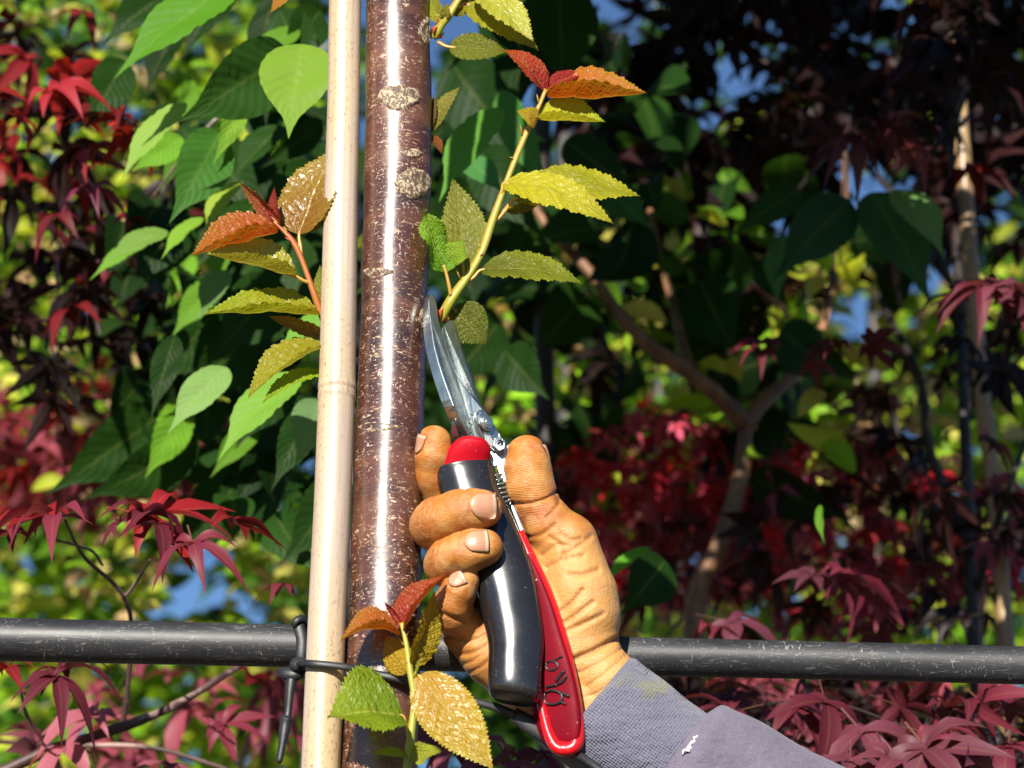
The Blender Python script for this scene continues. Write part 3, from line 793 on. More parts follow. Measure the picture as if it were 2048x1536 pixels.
# red handle: rounded rim along its outer edge and foot, a flatter inner face set back inside it
RE = np.array([(1046, 1058), (1064, 1095), (1080, 1128), (1098, 1165), (1113, 1203), (1127, 1245), (1141, 1293), (1152, 1340), (1160, 1382), (1166, 1420), (1170, 1460), (1168, 1488), (1157, 1505), (1138, 1513), (1116, 1511), (1099, 1498), (1087, 1472), (1079, 1440), (1071, 1395), (1063, 1350)], float)
inner = np.array([(1036, 1066), (1050, 1102), (1060, 1140), (1070, 1180), (1078, 1215), (1086, 1255), (1094, 1300), (1100, 1340), (1105, 1385), (1111, 1420), (1116, 1445)], float)
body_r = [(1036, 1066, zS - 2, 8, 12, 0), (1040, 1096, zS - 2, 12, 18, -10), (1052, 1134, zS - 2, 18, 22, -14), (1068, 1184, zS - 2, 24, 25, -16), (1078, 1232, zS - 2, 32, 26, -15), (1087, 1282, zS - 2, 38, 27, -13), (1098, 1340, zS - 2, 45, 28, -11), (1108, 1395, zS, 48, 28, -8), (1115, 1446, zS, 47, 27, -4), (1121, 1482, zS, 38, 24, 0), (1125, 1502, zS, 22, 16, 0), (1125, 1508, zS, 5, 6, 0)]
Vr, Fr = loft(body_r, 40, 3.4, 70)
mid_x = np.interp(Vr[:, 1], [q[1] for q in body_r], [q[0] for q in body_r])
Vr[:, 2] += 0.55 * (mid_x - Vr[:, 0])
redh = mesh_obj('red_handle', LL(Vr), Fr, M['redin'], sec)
rim = spline(RE - np.array([0, 0]), 120)
ctr = np.array([np.interp(rim[:, 1], inner[:, 1], inner[:, 0])]).T
d = nrm(rim - np.array([1118, 1380]) * 0 - np.hstack([ctr, rim[:, 1:2]]))
cen = rim.copy()
T = nrm(np.gradient(rim, axis=0)); Nn = np.stack([-T[:, 1], T[:, 0]], 1)      # points inward (left of travel)
rw = np.interp(np.arange(120), [0, 25, 60, 85, 100, 119], [10, 16, 18, 17, 12, 8])
cen = rim + Nn * rw[:, None]
V, F, uv = tube(np.hstack([cen, np.full((120, 1), zS - 12)]), rw, 18)
c3 = np.repeat(np.hstack([cen, np.full((120, 1), zS - 12)]), 18, 0); dd = V - c3; dd[:, 2] *= 1.35
mesh_obj('rim', LL(c3 + dd), F, M['red'], redh)
# black marker writing on the inner face
def stroke(mb, pts, w):
    P = spline([(x, y, zS - 31.5 + 0.55 * (np.interp(y + 11, [q[1] for q in body_r], [q[0] for q in body_r]) - x)) for x, y in pts], 18)
    V, F, uv = tube(P, w, 8); c = np.repeat(P, 8, 0); dd = V - c; dd[:, 2] *= 0.35
    mb.add(LL(c + dd), F)
mb = MB()
stroke(mb, [(1090, 1386), (1088, 1398), (1094, 1407), (1110, 1408), (1122, 1402), (1124, 1391), (1116, 1383), (1100, 1381), (1090, 1386)], 2.6)
stroke(mb, [(1116, 1384), (1128, 1388), (1138, 1392)], 2.4)
stroke(mb, [(1122, 1404), (1131, 1408)], 2.2)
stroke(mb, [(1092, 1374), (1104, 1371), (1114, 1370)], 3.0)
stroke(mb, [(1112, 1362), (1120, 1352), (1128, 1342)], 3.4)
stroke(mb, [(1116, 1368), (1126, 1362), (1132, 1352)], 3.0)
stroke(mb, [(1094, 1326), (1092, 1334), (1098, 1340), (1110, 1339), (1116, 1332), (1112, 1325), (1102, 1322), (1094, 1326)], 2.5)
stroke(mb, [(1108, 1322), (1118, 1316), (1124, 1312)], 2.2)
mb.build('handwriting', M['ink'], redh)

def LB(p):
    p = np.array(p, float)
    p[:, 2] += 0.75 * (p[:, 0] - (865 + (p[:, 1] - 600) * 0.43)) * np.clip((900 - p[:, 1]) / 90, 0, 1)
    p[:, 2] += 14 * np.clip((p[:, 1] - 820) / 60, 0, 1)
    return Lm(p)
# steel: hook, cutting blade, locking plate, nut, screw, tangs, spring
hb = poly([(859, 588), (850, 597), (846, 622), (846, 660), (851, 700), (864, 750), (882, 803), (902, 848), (926, 886), (960, 925), (990, 935), (1008, 915), (1002, 885), (985, 850), (972, 826), (954, 799), (933, 776), (912, 745), (896, 705), (884, 665), (876, 630), (872, 600), (867, 589)], zS + 14, 96)
hf = poly([(861, 591), (857, 600), (858, 622), (863, 660), (870, 700), (884, 748), (903, 800), (922, 846), (944, 884), (968, 918), (990, 932), (1006, 914), (1000, 885), (984, 851), (971, 828), (953, 801), (932, 778), (911, 746), (895, 706), (883, 666), (875, 631), (871, 602), (867, 592)], zS - 16, 96)
V, F = extrude(hf, hb)
hook = bevel(mesh_obj('hook_blade', LB(V), F, M['steel'], sec, smooth=False), 0.0004, 2)
cb = [(884, 656), (892, 645), (902, 640), (908, 646), (914, 668), (926, 708), (941, 753), (956, 802), (972, 842), (985, 880), (960, 880), (935, 838), (912, 788), (897, 742), (887, 698)]
V, F = extrude(poly(cb, zS + 18, 70), poly([(x + 3 if i < 9 else x, y) for i, (x, y) in enumerate(cb)], zS + 27, 70))
bevel(mesh_obj('cutting_blade', LB(V), F, M['steel'], sec, smooth=False), 0.0003, 2)
lp = [(948, 838), (951, 826), (960, 819), (972, 824), (986, 845), (999, 866), (1008, 882), (1008, 896), (999, 905), (986, 900), (970, 884), (956, 862)]
V, F = extrude(poly(lp, zS - 27, 60), poly([(x - 3, y + 3) for x, y in lp], zS - 14, 60))
plate = bevel(mesh_obj('locking_plate', LB(V), F, M['steel'], sec, smooth=False), 0.0004, 3)
def disc(name, cx_, cy_, rx, ry, rot, z0, z1, parent, n=32, mat='steel', wob=0.0, hole=False):
    a = np.linspace(0, 2 * math.pi, n, endpoint=False)
    rr_ = 1 + wob * np.cos(6 * a)
    x = rx * rr_ * np.cos(a); y = ry * rr_ * np.sin(a)
    c, s_ = math.cos(R(rot)), math.sin(R(rot))
    p = np.stack([cx_ + x * c - y * s_, cy_ + x * s_ + y * c, np.full(n, z0)], 1)
    q = p + (-2.5, 2.0, z1 - z0)
    V, F = extrude(p, q)
    return bevel(mesh_obj(name, LB(V), F, M[mat], parent, smooth=False), 0.0003, 2)
disc('nut', 970, 843, 13, 21, -22, zS - 38, zS - 27, plate, 6)
disc('bolt', 976, 844, 9, 13, -22, zS - 46, zS - 37, plate)
disc('washer', 975, 845, 12, 17, -22, zS - 41, zS - 36, plate)
disc('bolt_end', 978, 843, 5, 8, -22, zS - 49, zS - 45, plate)
disc('lock_screw', 999, 887, 12, 14, -22, zS - 46, zS - 27, plate, 36, wob=0.06)
disc('screw_recess', 1002, 884, 5, 7, -22, zS - 48, zS - 45, plate, 24, 'grip', 0.18)
# notches cut beside the plate
mb = MB()
for k in range(9):
    a = R(150 + k * 13); x, y = 974 + 33 * math.cos(a), 850 + 38 * math.sin(a) * -1 + 0
    v, f, u_ = tube(np.array([(x, y, zS - 16.2), (x + 6 * math.cos(a), y - 6 * math.sin(a), zS - 16.2)]), 1.1, 6)
    mb.add(LB(v), f)
mb.build('engraved_tick', M['ink'], hook)
tg = [(988, 908), (1004, 902), (1018, 888), (1024, 904), (1018, 930), (1012, 962), (1004, 958), (996, 938)]
V, F = extrude(poly(tg, zS - 22, 50), poly([(x + 2, y + 1) for x, y in tg], zS + 16, 50))
bevel(mesh_obj('tang', LB(V), F, M['steel'], sec, smooth=False), 0.0012, 4)
V, F = loft([(1012, 982, zS + 4, 5, 10, 0), (1022, 1010, zS + 2, 6, 12, -15), (1034, 1040, zS, 7, 13, -18), (1046, 1070, zS - 2, 8, 14, -20)], 20, 3, 24)
mesh_obj('tang', LB(V), F, M['steel'], sec)
V, F = extrude(poly([(903, 842), (912, 850), (920, 872), (906, 880), (902, 866)], zS - 4), poly([(903, 842), (912, 850), (920, 872), (906, 880), (902, 866)], zS + 14))
bevel(mesh_obj('tang', LB(V), F, M['steel'], sec, smooth=False), 0.0006, 2)
tt = np.linspace(0, 7 * 2 * math.pi, 200)
q = tt / tt[-1]
ax = np.stack([988 + 20 * q, 944 + 62 * q], 1)
Ps = np.stack([ax[:, 0] + 15 * np.cos(tt) * 0.95, ax[:, 1] + 15 * np.cos(tt) * -0.30 + 0, zS + 15 * np.sin(tt)], 1)
V, F, uv = tube(Ps, 2.3, 8)
mesh_obj('spring', LL(V), F, M['steel'], sec)

# ------------------------------------------------------------------ the person's hand: one surface from a distance field
VX = 2.5
lo = np.array([792, 832, -215.0]); hi = np.array([1400, 1590, 190.0])
NX, NY, NZ = ((hi - lo) / VX).astype(int) + 1
gx = (lo[0] + VX * np.arange(NX)).astype(np.float32); gy = (lo[1] + VX * np.arange(NY)).astype(np.float32); gz = (lo[2] + VX * np.arange(NZ)).astype(np.float32)

def sf(y):
    v = (768 - np.asarray(y, float)) * S
    return TT * v / (1 - TT * v / DIST) / S
gs = sf(gy).astype(np.float32)
def box_of(pts, pad):
    pts = np.array(pts, float); pts[:, 2] -= sf(pts[:, 1])
    a = np.min(pts, 0) - pad; b = np.max(pts, 0) + pad
    i0 = np.clip(((a - lo) / VX).astype(int), 0, [NX, NY, NZ]); i1 = np.clip(((b - lo) / VX).astype(int) + 2, 0, [NX, NY, NZ])
    return tuple(slice(p, q) for p, q in zip(i0, i1))
def seg_dist(sl, a, b):
    X = gx[sl[0]][:, None, None]; Y = gy[sl[1]][None, :, None]; Z = gz[sl[2]][None, None, :] + gs[sl[1]][None, :, None]
    d = (b - a).astype(np.float32); L2 = float(d @ d) + 1e-6
    t = np.clip(((X - a[0]) * d[0] + (Y - a[1]) * d[1] + (Z - a[2]) * d[2]) / L2, 0, 1)
    return np.sqrt((X - a[0] - t * d[0]) ** 2 + (Y - a[1] - t * d[1]) ** 2 + (Z - a[2] - t * d[2]) ** 2), t
def smin(a, b, k):
    h = np.clip(0.5 + 0.5 * (b - a) / k, 0, 1)
    return b + (a - b) * h - k * h * (1 - h)
def chain(D, pts, k=10, pad=70):
    """tapered capsules through (x, y, z, r) rows, blended into field D"""
    pts = sh(np.array(pts, float))
    for i in range(len(pts) - 1):
        a, b = pts[i], pts[i + 1]
        sl = box_of(np.array([a[:3], b[:3]]), max(a[3], b[3]) + pad)
        d, t = seg_dist(sl, a[:3], b[:3])
        D[sl] = smin(D[sl], d - (a[3] + (b[3] - a[3]) * t).astype(np.float32), k)
    return D
def field(): return np.full((NX, NY, NZ), 150.0, np.float32)

fingers = [
    [(985, 1080, 65, 44), (896, 1015, 28, 41), (867, 953, -20, 38), (868, 912, -50, 37), (868, 886, -60, 35.5)],
    [(1010, 1110, 70, 48), (912, 1082, 5, 46), (866, 1052, -82, 46), (874, 1043, -100, 48), (896, 1034, -117, 44.5), (918, 1026, -127, 46), (944, 1020, -132, 42), (966, 1018, -131, 38.5)],
    [(1020, 1170, 75, 46), (935, 1152, 5, 44), (890, 1130, -78, 41.5), (897, 1122, -95, 43), (912, 1115, -109, 40.5), (928, 1108, -120, 42), (950, 1099, -128, 39.5), (969, 1095, -127, 37)],
    [(1000, 1280, 60, 44), (935, 1250, 5, 42), (904, 1228, -48, 39), (906, 1208, -72, 38), (917, 1183, -92, 34), (928, 1162, -100, 31)],
]
D = field()
FF = []
for f in fingers:
    d1 = chain(field(), f, 9)
    FF.append(d1)
    D = smin(D, d1, 3.0)
thumb = chain(field(), [(1054, 913, -40, 43), (1055, 938, -43, 46.5), (1061, 976, -36, 47.5), (1074, 1008, -28, 43.5), (1100, 1052, -16, 49), (1134, 1088, -2, 58), (1150, 1140, 10, 63)], 12)
palm = chain(field(), [(1134, 1085, 0, 57), (1163, 1190, 16, 69), (1172, 1235, 22, 66), (1180, 1275, 36, 55)], 18)
palm = chain(palm, [(1090, 1140, 40, 58), (1095, 1240, 44, 68), (1120, 1320, 46, 70)], 22)
palm = chain(palm, [(1000, 1120, 78, 52), (1020, 1240, 66, 60), (1100, 1350, 62, 66)], 25)
palm = chain(palm, [(935, 1262, 28, 52), (985, 1310, 30, 58), (1040, 1352, 40, 62), (1110, 1410, 50, 58)], 18)
palm = chain(palm, [(1150, 1290, 40, 66), (1215, 1372, 48, 66), (1330, 1470, 52, 70), (1390, 1520, 55, 74)], 25)
palm = chain(palm, [(1090, 1390, 56, 62), (1145, 1440, 56, 62), (1260, 1540, 58, 66), (1330, 1590, 60, 70)], 25)
palm = chain(palm, [(1000, 1190, 66, 58), (950, 1240, 40, 50)], 18)
palm = smin(palm, thumb, 12)
D = smin(D, palm, 8)
fieldH = D.copy()

CR = []
def crease(pts, w, depth, z=None):
    """carve a fold: follows the surface in depth because it works on a column of the field"""
    global D
    P = spline(np.array(pts, float), max(8, len(pts) * 5))
    pad = w * 3
    a = P.min(0) - pad; b = P.max(0) + pad
    ix = slice(max(0, int((a[0] - lo[0]) / VX)), int((b[0] - lo[0]) / VX) + 2); iy = slice(max(0, int((a[1] - lo[1]) / VX)), int((b[1] - lo[1]) / VX) + 2)
    X = gx[ix][:, None, None]; Y = gy[iy][None, :, None]
    dm = np.min(np.sqrt((X - P[:, 0]) ** 2 + (Y - P[:, 1]) ** 2), axis=2)
    n = len(P)
    g_ = np.exp(-(dm / w) ** 2)
    zz = gz[None, None, :]
    D[ix, iy, :] += (1.3 * depth * g_[:, :, None] * (zz < 40)).astype(np.float32)
    CR.append((P, w, depth))

# thumb joint, ball of the thumb, wrist, heel of the hand, knuckle folds
crease([(1010, 1004), (1035, 1008), (1065, 1006), (1095, 996), (1112, 984)], 3.5, 4.0)
crease([(1030, 1062), (1055, 1074), (1085, 1068), (1110, 1050)], 5, 2.2)
crease([(1112, 992), (1118, 1004), (1108, 1020), (1094, 1034)], 4, 2.5)
for k, (x0, y0, x1, y1, x2, y2) in enumerate([(1085, 1110, 1110, 1092, 1140, 1090), (1095, 1135, 1130, 1118, 1165, 1112), (1122, 1068, 1140, 1080, 1160, 1078), (1130, 1108, 1160, 1090, 1182, 1072), (1100, 1075, 1122, 1090, 1128, 1120),
                                              (1120, 1225, 1145, 1205, 1165, 1180), (1125, 1248, 1155, 1228, 1185, 1205), (1132, 1262, 1170, 1246, 1205, 1228), (1140, 1150, 1165, 1150, 1195, 1140)]):
    crease([(x0, y0), (x1, y1), (x2, y2)], 5.5, 2.4 if k < 5 else 3.2)
crease([(1150, 1318), (1190, 1300), (1225, 1282), (1252, 1272)], 6, 6.0)
crease([(1160, 1345), (1200, 1325), (1240, 1300)], 3.5, 2.2)
crease([(1175, 1372), (1212, 1345), (1250, 1312)], 3.5, 2.0)
crease([(1162, 1395), (1195, 1385), (1235, 1352)], 3, 1.6)
crease([(880, 1268), (915, 1282), (950, 1280), (975, 1268)], 5, 3.5)
crease([(895, 1300), (930, 1308), (962, 1298), (985, 1280)], 5, 2.8)
crease([(920, 1330), (945, 1322), (975, 1300)], 4, 2.0)
crease([(940, 1345), (965, 1332), (990, 1310)], 4, 2.0)
crease([(872, 1222), (888, 1228), (905, 1236), (930, 1240)], 5, 3.0)
for x, y, h_ in ((836, 1030, 22), (845, 1026, 22), (868, 1130, 18), (862, 1120, 18), (876, 1098, 14), (884, 1206, 10), (890, 1196, 10)):
    crease([(x + 3, y - h_), (x - 2, y), (x - 3, y + h_)], 2.6, 1.1)

# nails: centre, axis, outward direction, length, width; each lies in a shallow bed
NAILS = [((967, 1010, -170), (1, -0.03, -0.06), (0.02, -0.30, -1), 54, 56), ((953, 1081, -165), (1, -0.12, -0.08), (0.02, -0.32, -1), 50, 50),
         ((913, 1158, -122), (0.80, -0.55, -0.12), (-0.30, -0.38, -0.9), 34, 38), ((843, 888, -68), (0.10, -1, -0.1), (-0.93, -0.05, -0.30), 40, 40), ((1094, 910, -28), (0.05, -1, 0.05), (0.92, -0.1, 0.36), 42, 52)]
for c_, ax_, n_, l_, w_ in NAILS:
    c_ = np.array(c_, float); c_[2] += sf(c_[1]); ax_ = nrm(np.array(ax_, float)); n_ = np.array(n_, float); n_ = nrm(n_ - ax_ * (n_ @ ax_)); sd_ = np.cross(n_, ax_)
    sl = box_of(c_[None], 75)
    X = gx[sl[0]][:, None, None] - c_[0]; Y = gy[sl[1]][None, :, None] - c_[1]; Z = gz[sl[2]][None, None, :] + gs[sl[1]][None, :, None] - c_[2]
    u_ = (X * ax_[0] + Y * ax_[1] + Z * ax_[2]) / (l_ * 0.5 + 3); v_ = (X * sd_[0] + Y * sd_[1] + Z * sd_[2]) / (w_ * 0.5 + 3); h_ = X * n_[0] + Y * n_[1] + Z * n_[2]
    q_ = (u_ ** 4 + v_ ** 4)
    D[sl] += (3.2 * np.exp(-q_ ** 2 * 0.9) * (h_ > -45)).astype(np.float32)

for x, y, h_, a_ in ((930, 1012, 34, 0.0), (924, 1014, 30, 0.0), (918, 1016, 26, 0.1), (918, 1096, 30, 0.2), (912, 1099, 26, 0.2), (850, 1036, 30, 0.15), (858, 1046, 36, 0.2), (866, 1050, 30, 0.2), (872, 1112, 24, 0.3), (866, 1126, 22, 0.3), (892, 1188, 14, 0.6), (898, 1182, 14, 0.6)):
    crease([(x + h_ * a_, y - h_), (x - 2, y), (x - h_ * a_, y + h_)], 2.4, 0.9)

def surface_nets(D):
    s = (D < 0)
    c = s[:-1, :-1, :-1].astype(np.int8)
    tot = sum(s[a:D.shape[0] - 1 + a, b:D.shape[1] - 1 + b, e:D.shape[2] - 1 + e].astype(np.int8) for a in (0, 1) for b in (0, 1) for e in (0, 1))
    act = (tot > 0) & (tot < 8)
    I = np.argwhere(act)
    idx = np.full(act.shape, -1, np.int32); idx[act] = np.arange(len(I))
    acc = np.zeros((len(I), 3)); cnt = np.zeros(len(I))
    cor = [(a, b, e) for a in (0, 1) for b in (0, 1) for e in (0, 1)]
    val = {c_: D[I[:, 0] + c_[0], I[:, 1] + c_[1], I[:, 2] + c_[2]].astype(float) for c_ in cor}
    for c0 in cor:
        for ax in range(3):
            if c0[ax] == 0:
                c1 = list(c0); c1[ax] = 1; c1 = tuple(c1)
                v0, v1 = val[c0], val[c1]
                m = (v0 < 0) != (v1 < 0)
                t = np.where(m, v0 / np.where(m, v0 - v1, 1), 0)
                p = np.tile(np.array(c0, float), (len(I), 1)); p[:, ax] += t
                acc[m] += p[m]; cnt[m] += 1
    V = lo + VX * (I + acc / cnt[:, None])
    F = []
    for ax in range(3):
        sl0 = [slice(None)] * 3; sl1 = [slice(None)] * 3
        sl0[ax] = slice(0, -1); sl1[ax] = slice(1, None)
        m = s[tuple(sl0)] != s[tuple(sl1)]
        E = np.argwhere(m)
        o1, o2 = [(1, 2), (2, 0), (0, 1)][ax]
        ok = (E[:, o1] > 0) & (E[:, o2] > 0) & (E[:, o1] < D.shape[o1] - 1) & (E[:, o2] < D.shape[o2] - 1)
        E = E[ok]
        def at(da, db):
            q = E.copy(); q[:, o1] += da; q[:, o2] += db
            return idx[q[:, 0], q[:, 1], q[:, 2]]
        Q = np.stack([at(-1, -1), at(0, -1), at(0, 0), at(-1, 0)], 1)
        flip = ~s[E[:, 0], E[:, 1], E[:, 2]]
        Q[flip] = Q[flip][:, ::-1]
        F.append(Q)
    return V, np.vstack(F)

HV, HF = surface_nets(D)
# masks: palm side (pale, lined), pads (ridges), folds (darker: grime and crease shade in the colour)
x, y, z = HV.T
palmM = np.clip((x - 1050) / 60, 0, 1) * np.clip((y - 1040) / 60, 0, 1)
palmM = np.maximum(palmM, np.clip((y - 1215) / 50, 0, 1) * 0.5)
padM = np.clip(1.5 - np.hypot((x - 1052) / 52, (y - 965) / 110), 0, 1) * (x < 1110)
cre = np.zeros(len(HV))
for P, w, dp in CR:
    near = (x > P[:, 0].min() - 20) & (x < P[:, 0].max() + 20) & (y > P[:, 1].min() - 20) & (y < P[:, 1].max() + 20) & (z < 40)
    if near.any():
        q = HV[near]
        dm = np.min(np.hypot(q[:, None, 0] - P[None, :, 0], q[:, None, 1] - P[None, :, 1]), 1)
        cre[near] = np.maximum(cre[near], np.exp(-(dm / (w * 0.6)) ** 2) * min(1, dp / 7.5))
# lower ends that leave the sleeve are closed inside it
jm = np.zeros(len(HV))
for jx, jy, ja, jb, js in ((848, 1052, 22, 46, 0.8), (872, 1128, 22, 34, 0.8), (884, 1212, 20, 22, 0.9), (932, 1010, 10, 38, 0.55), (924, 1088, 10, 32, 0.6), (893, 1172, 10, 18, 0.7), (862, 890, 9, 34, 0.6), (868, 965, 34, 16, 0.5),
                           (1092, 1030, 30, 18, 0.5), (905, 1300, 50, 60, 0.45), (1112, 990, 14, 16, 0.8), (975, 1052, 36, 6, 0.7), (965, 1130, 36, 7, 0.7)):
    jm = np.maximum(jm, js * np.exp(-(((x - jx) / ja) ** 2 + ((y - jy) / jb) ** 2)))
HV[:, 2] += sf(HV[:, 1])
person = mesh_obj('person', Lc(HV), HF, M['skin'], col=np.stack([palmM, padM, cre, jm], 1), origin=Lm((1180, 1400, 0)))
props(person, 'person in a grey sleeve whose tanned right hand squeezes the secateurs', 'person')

def hand_z(px, py, d):           # march onto the hand's surface from point p along direction d
    p = np.array(px, float)
    return p
def march(p, d, fld, steps=200, far=52):
    p = np.array(p, float); p_in = p.copy(); run = 0.0; d = nrm(np.array(d, float))
    for _ in range(steps):
        g_ = p.copy(); g_[2] -= sf(p[1])
        i = np.clip(((g_ - lo) / VX), 0, [NX - 2, NY - 2, NZ - 2]); i0 = i.astype(int); f = i - i0
        v = 0
        for a in (0, 1):
            for b in (0, 1):
                for c in (0, 1):
                    v += fld[i0[0] + a, i0[1] + b, i0[2] + c] * (f[0] if a else 1 - f[0]) * (f[1] if b else 1 - f[1]) * (f[2] if c else 1 - f[2])
        if v < 0.05: break
        st = max(0.15, min(v * 0.7, 4)); run += st
        if run > far: return p_in + d * 34
        p = p + d * st
    return p
def nail(center, axis, n, length, width, fld, lift=1.0):
    axis = nrm(np.array(axis, float)); n = np.array(n, float); n = nrm(n - axis * (n @ axis)); side = np.cross(n, axis)
    nu, nv = 15, 13
    V, UVn = [], []
    c = np.array(center, float); c[2] += sf(c[1])
    for i in range(nu):
        u = i / (nu - 1)
        for j in range(nv):
            s_ = -1 + 2 * j / (nv - 1)
            ww = width * 0.5 * (1 - 0.16 * (1 - u) ** 2)
            # rounded root and rounded free edge
            uu = -length / 2 + length * u
            if u < 0.5: uu += (s_ ** 2) * length * 0.28 * (1 - u * 2)
            else: uu -= (s_ ** 2) * length * 0.06 * (u * 2 - 1)
            p = march(c + axis * uu + side * s_ * ww + n * 30, -n, fld)
            e = -1.2 + lift * (1 - abs(s_) ** 5 * 1.25) * min(1, u / 0.10) + 0.8 * u
            V.append(p + n * e); UVn.append((u, s_))
    F = [[i * nv + j, i * nv + j + 1, (i + 1) * nv + j + 1, (i + 1) * nv + j] for i in range(nu - 1) for j in range(nv - 1)]
    V = np.array(V)
    o = mesh_obj('fingernail', Lc(V), F, M['nail'], person, uv=np.array(UVn))
    m = o.modifiers.new('thick', 'SOLIDIFY'); m.thickness = 0.0004; m.offset = 0
    return o
for q, fl in zip(NAILS, (FF[1], FF[2], FF[3], FF[0], fieldH)): nail(*q, fl)
del FF

# ------------------------------------------------------------------ sleeve and cuff
def sleeve_mesh(name, rings, mat, n, seg=72, wr=0.0, seed=0, inner=False):
    Rg = spline(rings, n)
    a = np.linspace(0, 2 * math.pi, seg, endpoint=False)
    r_ = np.random.default_rng(seed); p1, p2, p3 = r_.uniform(0, 6, 3)
    V, UVs = [], []
    L = 0
    for i, c in enumerate(Rg):
        th = R(c[5]); q = i / (n - 1)
        if i: L += math.hypot(c[0] - Rg[i - 1][0], c[1] - Rg[i - 1][1])
        ww = 1 + wr * (np.sin(3 * a + q * 9 + p1) * 0.5 + np.sin(5 * a - q * 17 + p2) * 0.35 + np.sin(2 * a + q * 26 + p3) * 0.4)
        X = np.cos(a) * c[3] * ww; Z = np.sin(a) * c[4] * ww
        V.append(np.stack([c[0] + X * math.cos(th), c[1] + X * math.sin(th), c[2] + Z], 1))
        UVs.append(np.stack([a / (2 * math.pi), np.full(seg, L * S * 1.0)], 1))
    F = [[i * seg + j, (i + 1) * seg + j, (i + 1) * seg + (j + 1) % seg, i * seg + (j + 1) % seg] for i in range(n - 1) for j in range(seg)]
    return np.vstack(V), F, np.vstack(UVs)
ang0 = -50
cuff_r = [(1186, 1424, 30, 104, 72, ang0), (1180, 1410, 30, 121, 86, ang0), (1186, 1413, 28, 126, 92, ang0), (1200, 1422, 28, 127, 94, ang0), (1245, 1456, 28, 127, 95, ang0 - 1), (1300, 1496, 28, 122, 94, ang0 - 3), (1342, 1522, 28, 118, 92, ang0 - 4), (1360, 1533, 28, 112, 88, ang0 - 4)]
V, F, uv = sleeve_mesh('cuff', cuff_r, 'cuff', 60, wr=0.012, seed=3)
mesh_obj('cuff', LL(V), F, M['cuff'], person, uv=uv)
sl_r = [(1340, 1520, 28, 114, 90, ang0 - 4), (1348, 1524, 28, 128, 100, ang0 - 4), (1366, 1534, 28, 146, 112, ang0 - 5), (1400, 1558, 30, 156, 120, ang0 - 5), (1480, 1612, 40, 164, 128, ang0 - 6), (1620, 1700, 60, 182, 142, ang0 - 6), (1900, 1870, 90, 206, 170, ang0 - 6), (2300, 2110, 120, 240, 200, ang0 - 6), (2480, 2220, 130, 245, 205, ang0 - 6)]
V, F, uv = sleeve_mesh('sleeve', sl_r, 'sleeve', 150, wr=0.045, seed=5)
slv = mesh_obj('sleeve', LL(V), F + [[149 * 72 + j for j in range(72)]], M['sleeve'], person, uv=uv)
mb = MB()
for k in range(7):
    q = k / 6
    p = np.array([1366 + 34 * q, 1508 - 36 * q, 0]); e = rng.uniform(-6, 6, (4, 2))
    zz = 28 - 108 + 30 * q
    pts = [(p[0] + e[0, 0] * 0.4, p[1] + e[0, 1] * 0.4, zz), (p[0] + 4 + e[1, 0], p[1] - 4 + e[1, 1], zz - 7), (p[0] + 8 + e[2, 0], p[1] - 8 + e[2, 1], zz - 4), (p[0] + 10, p[1] - 9, zz + 2)]
    v, f, u_ = tube(spline(pts, 14), 2.2, 6); mb.add(LL(v), f)
mb.build('loose_thread', M['thread'], slv)

